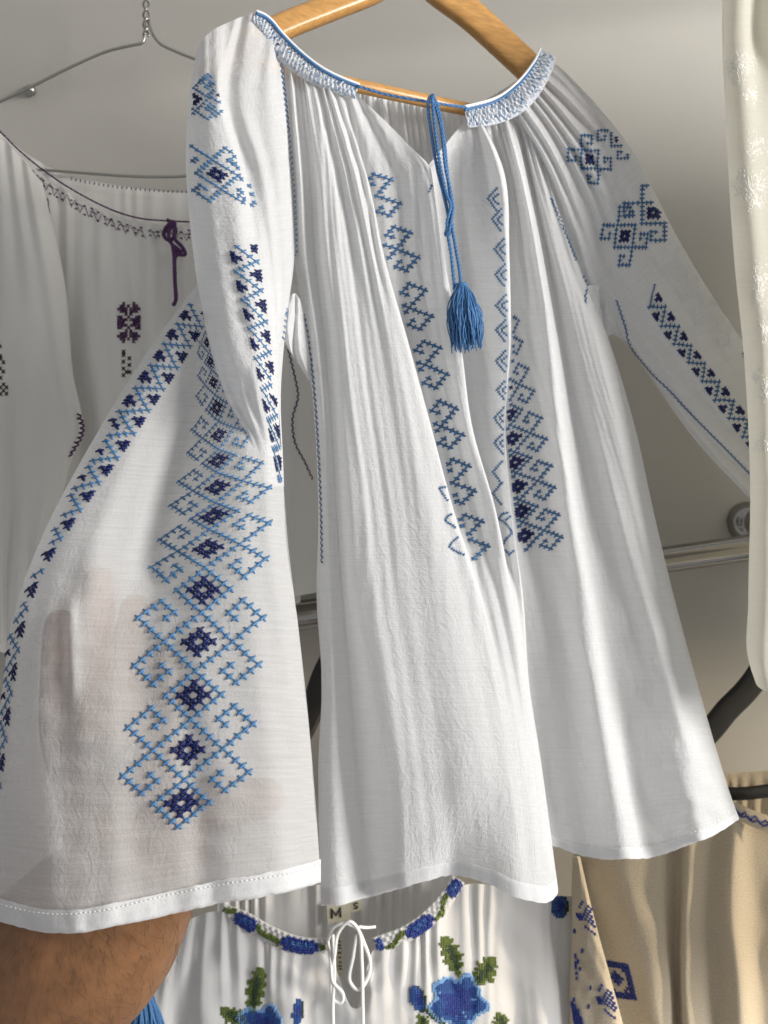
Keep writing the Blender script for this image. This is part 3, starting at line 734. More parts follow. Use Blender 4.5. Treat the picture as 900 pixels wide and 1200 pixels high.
# ================================================================== wooden hanger
hanger = thing('wooden_hanger', 'varnished wooden coat hanger with a round bar, inside the white blue-stitched blouse', 'coat hanger', W(480, 60, 0.69))
def bar(pts, hw, hd, n, name, mat, parent, prof=10):
    c = path(pts, n); b = MB()
    for i, p in enumerate(c):
        t = (c[min(i + 1, n - 1)] - c[max(i - 1, 0)]).normalized()
        dpt = Vector((0, 1, 0)); dpt = (dpt - t * dpt.dot(t)).normalized(); up = t.cross(dpt)
        for k in range(prof):
            a = 2 * math.pi * k / prof; ca, sa = math.cos(a), math.sin(a)
            e = .55
            b.V.append(p + up * hw * math.copysign(abs(ca) ** e, ca) + dpt * hd * math.copysign(abs(sa) ** e, sa))
    for i in range(n - 1):
        for k in range(prof):
            k2 = (k + 1) % prof; b.F.append((i * prof + k, i * prof + k2, (i + 1) * prof + k2, (i + 1) * prof + k))
    b.F.append(tuple(range(prof - 1, -1, -1))); b.F.append(tuple((n - 1) * prof + k for k in range(prof)))
    return b.build(name, mat, parent)
bar([(486,-40,.695),(440,-12,.68),(390,8,.665),(330,32,.645),(280,58,.628),(244,92,.618)], .0092, .0065, 30, 'arm', M['wood'], hanger, 14)
bar([(470,-52,.695),(510,-14,.70),(550,16,.708),(590,52,.716),(640,100,.722),(700,165,.724)], .0115, .0075, 30, 'arm', M['wood'], hanger, 14)
b = MB(); b.tube(path([(275,70,.635),(420,101,.668),(556,130,.708),(672,152,.728)], 24), .0052, 14); b.build('trouser_bar', M['wood'], hanger)
b = MB(); b.tube(path([(478,-44,.695),(478,-90,.695),(470,-120,.695),(490,-142,.695),(510,-125,.695)], 24), .0018, 8); b.build('hook', M['wire'], hanger)

# rail overhead that the hangers hang from
ur = thing('overhead_rail', 'chrome rail overhead that the hangers hang from', 'clothes rail', W(480, -160, .72))
p0, p1 = W(-500, -10, .74), W(1640, -290, .74)
b = MB(); b.tube([p0.lerp(p1, i / 20) for i in range(21)], .0125, 20); b.build('tube', M['chrome'], ur)

# ================================================================== wire hanger behind
wire = thing('wire_hanger', 'thin steel wire hanger with twisted neck against the wall', 'wire hanger', W(172, 60, .87))
b = MB()
tw = [(171 + 3.2 * math.sin(i * .9), -60 + i * 3.4, .87 + .003 * math.cos(i * .9)) for i in range(31)]
b.tube(path(tw, 90), .0011, 6)
tw = [(171 - 3.2 * math.sin(i * .9), -60 + i * 3.4, .87 - .003 * math.cos(i * .9)) for i in range(31)]
b.tube(path(tw, 90), .0011, 6); b.build('twisted_neck', M['wire'], wire)
b = MB(); b.tube(path([(169,24,.87),(170,40,.87),(167,50,.87),(155,53,.87),(126,60,.87),(80,80,.868),(30,105,.866),(-30,133,.864),(-110,172,.862)], 50), .0014, 8); b.build('arm', M['wire'], wire)
b = MB(); b.tube(path([(174,24,.87),(178,38,.87),(186,50,.87),(205,60,.87),(240,74,.87),(320,112,.872),(420,158,.874)], 50), .0014, 8); b.build('arm', M['wire'], wire)
b = MB(); b.tube(path([(-110,172,.862),(-90,187,.863),(60,200,.866),(220,206,.868),(400,170,.873),(420,158,.874)], 50), .0014, 8); b.build('cross_bar', M['wire'], wire)

# screw in the wall
scr = thing('wall_screw', 'small dark metal screw fixed in the wall behind the wire hanger', 'screw', W(36, 106, .975))
b = MB(); b.tube([W(36,106,.985), W(36,106,.972), W(36,106,.969), W(36,106,.9685)], [.006,.006,.0045,.001], 14); b.build('screw_head', M['wire'], scr)
b = MB(); b.tube([W(35,105,.969), W(34.5,104.5,.958), W(34,104,.957)], [.0028,.0028,.001], 10); b.build('screw_shank', M['wire'], scr)

# ================================================================== chrome rail on the wall
rail = thing('chrome_rail', 'shiny chrome clothes rail running along the wall behind the blouse', 'clothes rail', W(620, 676, .92))
p0, p1 = W(200, 741, .915), W(1100, 609, .915)
b = MB(); b.tube([p0.lerp(p1, i / 20) for i in range(21)], .0142, 24); b.build('tube', M['chrome'], rail)
def flange(x, y):
    b = MB(); c = W(x, y, .976)
    b.tube([c + Vector((0, .003, 0)), c, c - Vector((0, .006, 0)), c - Vector((0, .012, 0)), c - Vector((0, .02, 0)), c - Vector((0, .062, 0))], [.024, .024, .022, .016, .009, .009], 24)
    b.build('bracket', M['chrome'], rail)
flange(878, 612); flange(250, 735)
# lower thin bar of the rail
b = MB(); q0, q1 = W(200, 757, .93), W(520, 710, .93); b.tube([q0.lerp(q1, i / 8) for i in range(9)], .004, 10); b.build('lower_bar', M['wire'], rail)

# ================================================================== purple-stitched blouse, left, further back
pb = thing('purple_stitched_blouse', 'off-white blouse with purple neckline stitching hanging on the wire hanger', 'blouse', W(180, 650, .84))
fp = smoothnoise(21, 12, 1, 5); fq = smoothnoise(22, 12, 2, 8)
prow = [
 [(-60,95,.82),(0,158,.815),(35,192,.815),(75,222,.818),(112,244,.82),(150,257,.822),(190,263,.825),(230,264,.828),(300,255,.835),(350,235,.845)],
 [(-70,330,.82),(-20,330,.81),(30,330,.805),(80,330,.812),(120,330,.812),(155,330,.815),(195,330,.82),(235,330,.825),(300,330,.83),(352,330,.84)],
 [(-80,480,.82),(-30,480,.81),(20,480,.80),(75,480,.81),(120,480,.808),(160,480,.812),(200,480,.815),(245,480,.82),(300,480,.83),(356,480,.84)],
 [(-90,720,.82),(-40,720,.81),(15,720,.80),(75,720,.805),(125,720,.805),(170,720,.81),(210,720,.812),(255,720,.82),(305,720,.83),(352,706,.84)],
]
def p_disp(U, V, X, Y):
    g = gath(X / 900, 46, 8) * .0026 * (1 - ss(.1, .55, V))
    g += gath((X + 12 * fp(U, V * .5)) / 900, 14, 9) * .009 * ss(.03, .3, V)
    return g + fq(U * 2, V * .5) * .002
pf = surface('front_panel', prow, M['linen_white'], pb, 240, 120, p_disp)
surface('back_panel', [[(-40,120,.87),(20,172,.872),(70,202,.874),(120,214,.876),(170,222,.878),(220,226,.88),(290,222,.88),(350,200,.878)],
  [(-50,330,.87),(20,330,.872),(70,330,.874),(120,330,.876),(170,330,.878),(220,330,.88),(290,330,.88),(355,330,.878)],
  [(-60,700,.86),(20,700,.862),(70,700,.864),(120,700,.866),(170,700,.868),(220,700,.87),(290,700,.87),(355,690,.868)]], M['linen_white'], pb, 200, 60,
  lambda U, V, X, Y: gath(X / 900, 44, 14, 1.5) * .0011 * (1 - ss(.1, .6, V)))
# its left sleeve hanging in front
psl = surface('sleeve', [
 [(-60,150,.80),(-20,150,.785),(5,165,.78),(25,185,.782),(42,205,.792),(50,215,.81)],
 [(-70,330,.79),(-20,330,.772),(15,330,.765),(45,332,.768),(70,335,.778),(77,338,.80)],
 [(-70,430,.79),(-20,430,.768),(20,432,.76),(55,435,.762),(80,438,.772),(86,440,.795)],
 [(-70,495,.79),(-20,495,.765),(20,497,.757),(60,498,.758),(88,500,.766),(97,503,.785)],
 [(-70,540,.79),(-20,545,.765),(15,548,.757),(50,552,.757),(74,548,.766),(82,546,.785)],
 [(-70,640,.79),(-20,640,.765),(10,645,.757),(35,650,.757),(52,655,.766),(58,658,.785)],
 [(-70,760,.79),(-20,760,.765),(5,765,.757),(25,770,.757),(40,772,.766),(48,774,.785)]], M['linen_white'], pb, 90, 140,
  lambda U, V, X, Y: fp(U * 1.5, V * .7) * .004)
# right sleeve seen in the gap
prs = surface('sleeve', [
 [(300,330,.80),(330,330,.79),(350,335,.79),(372,340,.80),(392,345,.82)],
 [(310,480,.80),(330,480,.788),(348,482,.79),(368,484,.80),(392,486,.82)],
 [(318,600,.80),(332,600,.79),(350,602,.792),(372,604,.80),(392,606,.82)],
 [(322,702,.81),(334,700,.80),(350,698,.80),(372,694,.81),(392,690,.83)]], M['linen_white'], pb, 50, 70, lambda U, V, X, Y: np.sin(U * 9 + V * 2) * .004)

# ================================================================== poppy blouse below
pop = thing('poppy_blouse', 'white blouse with blue poppies and green leaves at the bottom', 'blouse', W(420, 1300, .80))
qrow = [
 [(90,1150,.81),(150,1110,.80),(205,1085,.79),(250,1068,.786),(272,1072,.783),(312,1098,.777),(348,1112,.772),(382,1114,.770),(416,1182,.774),(438,1112,.770),(470,1100,.774),(506,1077,.784),(532,1042,.80),(565,1036,.81),(615,1046,.822),(690,1052,.84)],
 [(80,1210,.80),(140,1200,.79),(200,1195,.782),(240,1190,.776),(265,1188,.773),(305,1187,.768),(345,1187,.764),(382,1187,.764),(418,1192,.768),(440,1187,.764),(475,1187,.766),(520,1185,.772),(565,1182,.782),(610,1180,.795),(650,1178,.81),(700,1178,.835)],
 [(70,1330,.79),(130,1330,.78),(190,1330,.772),(230,1330,.766),(260,1330,.763),(300,1330,.758),(345,1330,.756),(382,1330,.756),(420,1330,.758),(445,1330,.756),(485,1330,.758),(540,1330,.764),(590,1330,.772),(640,1330,.785),(680,1330,.80),(720,1330,.82)],
]
def q_disp(U, V, X, Y):
    g = gath((X + 3 * fp(U * 2, V * .4)) / 900, 48, 10, 1.6) * .0030 * (1 - .85 * ss(.05, .5, V))
    g += gath((X + 8 * fp(U, V * .4)) / 900, 13, 11, 1.5) * .008 * ss(.05, .5, V)
    return g + fq(U * 2, V) * .0012
qf = surface('front_panel', qrow, M['white_cotton'], pop, 340, 110, q_disp)
qb = surface('back_panel', [[(255,1055,.825),(285,1046,.835),(330,1040,.842),(390,1036,.845),(450,1032,.845),(500,1026,.842),(535,1022,.83)],
  [(255,1120,.825),(285,1120,.835),(330,1120,.842),(390,1120,.845),(450,1120,.845),(500,1120,.842),(540,1120,.83)],
  [(255,1300,.82),(285,1300,.83),(330,1300,.84),(390,1300,.84),(450,1300,.84),(500,1300,.84),(540,1300,.83)]], M['white_cotton'], pop, 200, 40,
  lambda U, V, X, Y: gath(X / 900, 55, 12, 1.5) * .0045 * (1 - .6 * V))
_smock, _bl = M['smock'], blouse
M['smock'] = M['white_cotton']; blouse = pop
qbl, TQl, NQl, HQl = band([(262,1060,.784),(290,1070,.779),(318,1086,.774),(350,1098,.769),(384,1101,.767)], [16, 19, 20, 19, 18], -.001, None, 120)
qbr, TQr, NQr, HQr = band([(437,1099,.767),(470,1087,.771),(500,1066,.780),(518,1046,.788),(531,1026,.798)], [18, 19, 20, 18, 16], -.001, None, 110)
M['smock'] = _smock; blouse = _bl
cordm = MB(); cordm.tube(path([(384,1102,.766),(392,1086,.760),(405,1082,.757),(418,1088,.757),(427,1106,.757),(434,1130,.757),(428,1152,.757),(420,1160,.757),(410,1150,.757),(414,1120,.757),(418,1095,.758)], 60), .0016, 7)
cordm.tube(path([(384,1102,.766),(388,1130,.757),(390,1150,.756),(402,1165,.755),(400,1175,.755),(391,1172,.756),(388,1150,.757),(392,1120,.757),(397,1092,.757),(410,1080,.756),(420,1090,.756),(424,1130,.755),(425,1180,.754),(426,1260,.753)], 90), .0016, 7)
cordm.tube(path([(390,1095,.757),(392,1140,.757),(390,1180,.755),(394,1270,.753)], 40), .0016, 7)
cordm.tube(path([(420,1086,.76),(430,1087,.764),(440,1086,.766)], 12), .0014, 7)
cordm.build('neck_cord', M['whitethread'], pop)
def patch(name, pts, mat, parent, th=.0008):
    P = [W(*p) for p in pts]; B = [p + Vector((0, th, 0)) for p in P]; n = len(P)
    return mesh_obj(name, P + B, [tuple(range(n)), tuple(range(2 * n - 1, n - 1, -1))] + [(i, i + n, (i + 1) % n + n, (i + 1) % n) for i in range(n)], mat, parent, smooth=False)
l1 = patch('size_label', [(383,1060,.832),(410,1056,.832),(411,1078,.832),(384,1083,.832)], M['label'], pop)
def glyph(strokes, x, y, d, sz, wd, parent):
    mb = MB()
    for st in strokes: mb.tube([W(x + a * sz, y + b_ * sz - a * sz * .16, d) for a, b_ in st], wd, 5)
    mb.build('lettering', M['ink'], parent)
glyph([[(-.5,.55),(-.5,-.55),(0,.3),(.5,-.55),(.5,.55)]], 394, 1070, .8312, 10, .0011, l1)
l2 = patch('size_label', [(410,1054,.834),(424,1053,.834),(426,1066,.834),(411,1070,.834)], M['label'], pop)
glyph([[(.4,-.4),(0,-.55),(-.4,-.35),(-.3,-.05),(.3,.1),(.4,.4),(0,.55),(-.4,.4)]], 417, 1061.5, .8332, 6, .0006, l2)
l3 = patch('care_label', [(393,1092,.832),(401,1091,.832),(403,1142,.832),(395,1145,.832)], M['label'], pop)
mk = MB()
for i, yy in enumerate((1103, 1107, 1111, 1116, 1122, 1127, 1132, 1135)):
    x = 397 + .2 * i; mk.strand(W(x - 2 + (i % 3) * .6, yy, .8312), W(x + 2.4, yy + (i % 2), .8312), Vector((0, -1, 0)), .0006, .0001)
mk.build('lettering', M['ink'], l3)

# ================================================================== flax garment lower right
fl = thing('flax_garment', 'natural beige flax garment with royal blue cross-stitch on a black hanger, lower right', 'garment', W(800, 1300, .82))
frow = [
 [(672,985,.85),(690,985,.838),(712,985,.826),(740,985,.820),(765,982,.822),(792,975,.834),(806,968,.814),(838,962,.822),(862,955,.812),(885,965,.822),(915,975,.825)],
 [(671,1060,.85),(690,1060,.836),(722,1060,.822),(745,1060,.815),(770,1060,.820),(793,1060,.836),(803,1060,.812),(832,1060,.824),(858,1060,.808),(886,1060,.832),(925,1060,.83)],
 [(670,1120,.85),(696,1120,.836),(736,1120,.822),(760,1120,.812),(779,1120,.818),(792,1120,.838),(802,1120,.81),(834,1120,.824),(862,1120,.805),(888,1120,.834),(930,1120,.83)],
 [(668,1240,.85),(706,1240,.836),(758,1240,.822),(782,1240,.810),(790,1240,.816),(796,1240,.840),(806,1240,.81),(842,1240,.824),(872,1240,.803),(895,1240,.834),(935,1240,.83)],
]
ff = surface('skirt_panel', frow, M['flax'], fl, 200, 110, lambda U, V, X, Y: fq(U * 1.2, V * .6) * .0008 + fp(U * 1.5, V * .4) * .0012)
# the folded front edge with embroidery
fe = surface('front_fold', [
 [(671,1005,.845),(672,1004,.815),(675,1003,.805),(677,1003,.802),(679,1004,.806),(680,1006,.83)],
 [(669,1080,.845),(672,1080,.812),(682,1080,.80),(692,1080,.795),(697,1081,.80),(695,1083,.83)],
 [(668,1140,.845),(671,1140,.81),(688,1140,.798),(706,1140,.791),(713,1141,.797),(710,1143,.83)],
 [(666,1250,.845),(671,1250,.81),(700,1250,.796),(732,1250,.788),(742,1251,.795),(738,1253,.83)]], M['flax'], fl, 60, 100, lambda U, V, X, Y: fq(U, V) * .001)
fw = surface('waistband', [[(858,938,.812),(875,946,.808),(890,952,.807),(920,962,.81)], [(858,948,.811),(874,955,.806),(890,962,.805),(920,973,.808)], [(858,958,.812),(873,965,.808),(889,972,.807),(920,984,.81)]], M['flax'], fl, 30, 12)
fu = surface('waistband_back', [[(846,906,.86),(870,905,.862),(920,902,.865)], [(850,916,.858),(870,915,.86),(920,913,.863)], [(852,960,.858),(870,975,.86),(920,985,.863)]], M['flax'], fl, 40, 30, lambda U, V, X, Y: np.sin(U * 30) * .002 * V)
# ================================================================== black hangers on the rail
bh = thing('black_hanger', 'black plastic hanger curving under the chrome rail, holding the beige flax garment', 'hanger', W(850, 900, .88))
bar([(790,900,.895),(836,852,.895),(852,832,.895),(872,812,.895),(890,788,.895),(906,752,.895),(922,700,.895)], .0125, .005, 24, 'arm', M['blackplastic'], bh, 12)
bar([(790,900,.895),(805,918,.87),(838,929,.845),(868,930,.838),(905,926,.838),(960,920,.838)], .0062, .004, 30, 'cross_bar', M['blackplastic'], bh, 12)
b = MB(); b.tube(path([(922,702,.895),(930,660,.90),(932,612,.905),(940,590,.915),(950,600,.93)], 20), .002, 8); b.build('hook', M['wire'], bh)
bh2 = thing('black_hanger', 'black plastic hanger showing in the gap beside the near sleeve', 'hanger', W(372, 850, .88))
bar([(395,760,.89),(378,795,.89),(368,825,.89),(352,860,.88),(320,910,.87),(270,985,.86)], .0125, .005, 24, 'arm', M['blackplastic'], bh2, 12)
bar([(395,760,.89),(430,800,.89),(470,860,.88),(530,950,.87),(560,990,.86)], .0125, .005, 24, 'arm', M['blackplastic'], bh2, 12)
b = MB(); b.tube(path([(395,765,.89),(395,730,.895),(393,700,.90),(400,688,.912),(412,700,.93)], 20), .002, 8); b.build('hook', M['wire'], bh2)

# ================================================================== cream garment on the right, nearer
cg = thing('cream_garment', 'cream garment with ivory satin embroidery at the right edge', 'garment', W(900, 810, .62))
crow = [  # columns past the frame are unseen, widened to shade the wall
 [(862,-60,.64),(850,-60,.62),(858,-60,.605),(872,-60,.60),(890,-60,.612),(915,-60,.60),(960,-60,.61),(1060,-60,.615),(1250,-60,.60),(1440,-60,.625),(1640,-60,.61),(1800,-60,.64)],
 [(858,30,.64),(846,30,.622),(853,30,.605),(870,30,.60),(884,30,.614),(915,30,.60),(960,30,.608),(1060,30,.615),(1250,30,.60),(1440,30,.625),(1640,30,.61),(1800,30,.64)],
 [(864,150,.64),(851,150,.622),(858,150,.604),(875,150,.596),(893,150,.604),(920,150,.61),(965,150,.605),(1060,150,.615),(1250,150,.60),(1440,150,.625),(1640,150,.61),(1800,150,.64)],
 [(873,300,.64),(860,300,.622),(867,300,.604),(884,300,.595),(902,300,.60),(930,300,.606),(970,300,.603),(1060,300,.615),(1250,300,.60),(1440,300,.625),(1640,300,.61),(1800,300,.64)],
 [(885,420,.64),(872,420,.622),(879,420,.604),(894,420,.594),(912,420,.598),(938,420,.604),(975,420,.60),(1060,420,.615),(1250,420,.60),(1440,420,.625),(1640,420,.61),(1800,420,.64)],
 [(892,560,.64),(879,560,.622),(884,560,.604),(898,560,.593),(915,560,.596),(940,560,.602),(980,560,.60),(1060,560,.615),(1250,560,.60),(1440,560,.625),(1640,560,.61),(1800,560,.64)],
 [(890,700,.64),(877,700,.622),(882,700,.604),(896,700,.593),(913,700,.595),(940,700,.60),(980,700,.60),(1060,700,.615),(1250,700,.60),(1440,700,.625),(1640,700,.61),(1800,700,.64)],
 [(892,780,.64),(879,780,.622),(884,785,.604),(894,792,.593),(912,797,.594),(940,802,.60),(980,805,.60),(1060,808,.615),(1250,808,.60),(1440,808,.625),(1640,808,.61),(1800,808,.64)],
 [(897,795,.64),(886,800,.622),(890,806,.606),(898,810,.596),(914,814,.597),(942,817,.603),(980,820,.603),(1060,822,.615),(1250,822,.60),(1440,822,.625),(1640,822,.61),(1800,822,.64)],
]
for r, dy in ((5, 30), (6, 130), (7, 330), (8, 345)):           # unseen right part, lengthened to keep the window light off flax and wall
    crow[r] = [(x, y + dy * min(1, max(0, (x - 985) / 90)), d) for x, y, d in crow[r]]
cgs = surface('front_panel', crow, M['cream'], cg, 160, 200, lambda U, V, X, Y: fp(U, V) * .002 + fq(U, V * 2) * .0008)
surface('back_panel', [[(p[0][0] * (1 - t) + p[-1][0] * t, p[0][1] * (1 - t) + p[-1][1] * t, .64 + .04 * math.sin(math.pi * t)) for t in np.linspace(0, 1, 5)] for p in crow], M['cream'], cg, 20, 60)

# ================================================================== the arm inside the sleeve
def skin_chain(name, verts, edges, radii, mat, root=0, sub=2):
    me = bpy.data.meshes.new(name); me.from_pydata([W(*v) for v in verts], edges, []); me.update()
    o = bpy.data.objects.new(name, me); COL.objects.link(o)
    m = o.modifiers.new('skin', 'SKIN'); m.use_smooth_shade = True; m.branch_smoothing = .6
    if not me.skin_vertices: me.skin_vertices.new()
    for i, sv in enumerate(me.skin_vertices[0].data):
        r = radii[i]; sv.radius = (r, r) if not hasattr(r, '__len__') else r
        sv.use_root = (i == root)
    s = o.modifiers.new('sub', 'SUBSURF'); s.levels = sub; s.render_levels = sub
    bpy.context.view_layer.update()
    e = bpy.data.meshes.new_from_object(o.evaluated_get(bpy.context.evaluated_depsgraph_get()))
    e.name = name; bpy.data.objects.remove(o); e.materials.clear(); e.materials.append(mat)
    e.polygons.foreach_set('use_smooth', np.ones(len(e.polygons), bool))
    q = bpy.data.objects.new(name, e); COL.objects.link(q); return q
av = [(-200,1423,.55),(-80,1287,.52),(30,1162,.497),(122,1080,.484),(172,1018,.476),(166,962,.468),   # 0-5 forearm to wrist
      (84,905,.466),(72,838,.468),(70,780,.470),(70,742,.472),(71,712,.474),                       # 6-10 index
      (114,895,.464),(110,825,.464),(112,760,.466),(114,706,.466),(116,664,.466),                  # 11-15 middle
      (146,898,.464),(150,832,.464),(153,772,.466),(155,732,.468),(157,700,.470),                  # 16-20 ring
      (176,912,.466),(188,850,.466),(194,806,.468),(197,776,.470),(199,754,.472),                  # 21-25 little
      (206,945,.462),(252,940,.458),(296,938,.456),(336,930,.455)]                                 # 26-29 thumb
ae = [(0,1),(1,2),(2,3),(3,4),(4,5)]
for s0 in (6, 11, 16, 21): ae += [(5, s0)] + [(s0 + k, s0 + k + 1) for k in range(4)]
ae += [(5, 26), (26, 27), (27, 28), (28, 29)]
ar = [.062,.060,.057,.053,.047,.038] + [.017,.0125,.0105,.0095,.0072] + [.017,.013,.011,.010,.0078] + [.017,.0125,.0105,.0095,.0072] + [.016,.0105,.0095,.0085,.0068] + [.019,.0155,.013,.0085]
for k in range(5, len(av)):
    h = hit(low, av[k][0], av[k][1])
    if h: av[k] = (av[k][0], av[k][1], max(h[0].y + ar[k] * (1.0 if k > 5 else 1.0) + .0015, av[k][2] - .012 if k not in (14, 15) else 0))
arm = skin_chain('person', av, ae, ar, M['skin'], 2)
tag(arm, 'bare forearm of a person reaching up inside the near sleeve, fingers spread', 'person')

# ------------------------------------------------------------------ embroidery of the other garments
# purple neckline: braided edge, running zigzag, bow, flower
PN = [(-10,143),(0,152),(20,172),(45,193),(70,211),(95,226),(120,239),(145,249),(165,254),(184,256),(222,258)]
def on(s, x, y, lift=.001):
    h = hit(s, x, y); return (h[0] + h[1] * lift) if h else None
A = polyl([(x, y + 6, 0) for x, y in PN], 60)
pp = [(x, y - 4, .812) for x, y, _ in A.tolist()]
mb = MB(); twisted(mb, [(x, y, .813 + .00003 * x) for x, y, _ in polyl([(x, y + 2, 0) for x, y in PN], 16).tolist()], 160, .0006, 60); mb.build('neckline_cord', M['purple'], pb)
seam([pf], [(x + 3, y + 17) for x, y in PN], [M['purple'], M['linen_white']], pf.obj, 9.5, 'smocking_stitches', 0, .0004)
for off in (14, 22):
    mb = MB(); A = polyl([(x, y + off, 0) for x, y in PN], 30)
    for x, y, _ in A.tolist():
        h = hit(pf, x + random.uniform(-1, 1), y + random.uniform(-2, 2))
        if h: 
            for q in range(2): mb.strand(h[0] + Vector((-.0014, 0, .0005 * q)), h[0] + Vector((.0014, 0, -.0007 + .0005 * q)), h[1], .0005, .0004, .0005)
    mb.build('smocking_stitches', M['purple'], pf.obj)
mb = MB(); A = polyl([(x, y, 0) for x, y in PN], 46).tolist(); prev = None
for q, (x, y, _) in enumerate(A):                               # scalloped smocking thread under the edge
    h = hit(pf, x + 2, y + (13 if q % 2 else 25))
    if h and prev: mb.strand(prev[0], h[0], h[1], .00032, .0003, .0006)
    prev = h
mb.build('smocking_stitches', M['purple'], pf.obj)
mb = MB()
for q in range(26):
    x = 84 + q * 5.4; y = 208 + 15 * (1 - (1 - q / 26) ** 2); mb.strand(W(x, y, .866), W(x - .6, y + 3.5, .866), Vector((0, -1, 0)), .0006, .0003)
mb.build('edge_stitches', M['purple'], pb)
mb = MB()
twisted(mb, [(196,258,.812),(203,262,.808),(206,272,.806),(200,282,.806),(192,276,.806),(195,266,.806),(204,260,.806),(205,280,.804),(214,290,.804),(217,298,.804),(210,298,.804),(203,288,.804),(204,300,.803),(205,330,.803),(206,352,.803),(203,358,.803)], 150, .0012, 30)
twisted(mb, [(204,262,.806),(198,270,.805),(200,284,.804),(212,296,.804),(206,300,.804),(205,320,.802),(206,350,.802)], 80, .0012, 16); mb.build('tie_cord', M['purple'], pb)
FL = ['..#...#..', '.##.#.##.', '####.####', '.###.###.', '...#.#...', '##..#..##', '####.####', '###...###', '####.####', '##..#..##', '...#.#...', '.###.###.', '####.####', '.##.#.##.', '..#...#..']
stitch_cells('embroidered_flower', pf, lambda i, j: (151 + i * 3.1, 378 + j * 3.2), [(i - 4, j - 7) for j, r in enumerate(FL) for i, c in enumerate(r) if c == '#'], M['purple'], pf.obj, .36)
stitch_cells('embroidered_border', pf, lambda i, j: (148 + i * 3.6, 424 + j * 4.0), [(-1, -3), (-1, -2), (-1, 0), (-1, 2), (1, -1), (1, 1), (0, 3), (1, 3), (-1, 4)], M['black_thread'], pf.obj, .32)
stitch_cells('embroidered_border', psl, lambda i, j: (1 + i * 3.3, 432 + j * 3.7), [(0, -7), (0, -4), (0, -3), (1, -2), (0, 0), (1, 1), (1, 5), (2, 6), (0, 6), (1, 7), (0, 8), (0, 3), (2, 8)], M['black_thread'], psl.obj, .34)
seam([prs], [(337,405),(345,440),(349,465),(343,490),(346,520),(357,542),(366,562)], [M['purple'], M['purple']], prs.obj, 3.4, 'seam_stitching', 1.2, .0007)
seam([pf], [(56,232),(57,240),(60,262),(64,280)], [M['purple'], M['purple']], pf.obj, 5, 'seam_stitching', .4, .0005)
# scalloped cuff edge of the hanging sleeve
mb = MB()
for q in range(9):
    t = q / 8; x = 84 + 12 * math.sin(math.pi * (.25 + t * .8)); y = 488 + 44 * t
    mb.tube(path([(x - 2, y - 3, .764), (x + 3, y, .763), (x - 2, y + 3, .764)], 6), .0009, 5)
mb.build('scalloped_edge', M['purple'], psl.obj)

# poppies: little crosses that fill a drawn outline
def fill(name, s, mats, fn, box, cell, parent, fat=.42, skew=(0, 0)):
    mbs = {}
    x0, y0, x1, y1 = box
    y = y0
    while y < y1:
        x = x0
        while x < x1:
            k = fn(x, y)
            if k:
                mb = mbs.setdefault(k, MB()); h = cell / 2
                cross(mb, s, [(x - h, y - h), (x + h, y - h), (x + h, y + h), (x - h, y + h)], fat)
            x += cell
        y += cell
    for k, mb in mbs.items(): mb.build(name + k[1], M[k[0]], parent)
def blob(x, y, cx, cy, rx, ry, rot=0):
    c, s_ = math.cos(rot), math.sin(rot); a = ((x - cx) * c + (y - cy) * s_) / rx; b_ = (-(x - cx) * s_ + (y - cy) * c) / ry
    return a * a + b_ * b_
def poppy(cx, cy, s=1.0):
    def fn(x, y):
        a = (x - cx) / s; b_ = (y - cy) / s; an = math.atan2(b_, a); r = math.hypot(a, b_ * 1.05)
        R = 33 + 4 * math.sin(an * 5 + .6) + 2 * math.sin(an * 9)
        if r > R: return None
        if r < 14 + 5 * math.sin(an * 4): return ('royal', '_heart')
        if R - r < 4.5 or abs(math.sin(an * 2.5 + .4)) < .03 + .9 / max(r, 1): return ('poppylight', '_edge')
        if r < 19 + 5 * math.sin(an * 6) and abs(math.sin(an * 3)) > .5: return ('royal', '_heart')
        return ('poppy', '_petal')
    return fn
fill('embroidered_poppy', qf, M, poppy(536, 1174, 1.0), (495, 1136, 582, 1215), 2.5, qf.obj)
fill('embroidered_poppy', qf, M, poppy(306, 1208, .95), (270, 1170, 345, 1240), 2.5, qf.obj)
def leaf(pts, wd, vein=True):
    A = polyl([(*p, 0) for p in pts], 40)[:, :2]
    def fn(x, y):
        d = np.hypot(A[:, 0] - x, A[:, 1] - y); k = int(d.argmin()); t = k / 39
        R = wd * math.sin(math.pi * min(.97, t * .85 + .12)) ** .7 * (1 + .28 * math.sin(t * 26))
        if d[k] > R: return None
        return ('dkgreen', '_vein') if vein and d[k] < R * .42 and .15 < t < .85 else ('green', '_leaf')
    return fn
for pts, wd, bx in (([(521,1101),(530,1120),(538,1142)], 10, (510, 1096, 552, 1150)), ([(576,1126),(566,1142),(556,1152)], 12, (545, 1120, 585, 1165)),
                    ([(305,1138),(300,1160),(296,1185)], 10, (284, 1132, 318, 1190)), ([(262,1184),(275,1192),(290,1200)], 9, (255, 1176, 295, 1206)),
                    ([(584,1190),(590,1205)], 8, (575, 1180, 600, 1212)), ([(492,1192),(500,1205)], 7, (484, 1184, 510, 1212))):
    fill('embroidered', qf, M, leaf(pts, wd), bx, 2.5, qf.obj)
def bud(cx, cy, rx, ry, rot):
    def fn(x, y):
        v = blob(x, y, cx, cy, rx, ry, rot)
        if v > 1: return None
        side = (x - cx) * math.cos(rot) + (y - cy) * math.sin(rot)
        if abs(side) > rx * .62 or v > .84: return ('dkgreen', '_leaf') if side > 0 else ('poppy', '_bud')
        return ('royal', '_heart') if v < .25 else ('poppy', '_bud')
    return fn
fill('embroidered_bud', qf, M, bud(490, 1170, 9, 16, -.35), (476, 1148, 506, 1192), 2.8, qf.obj)
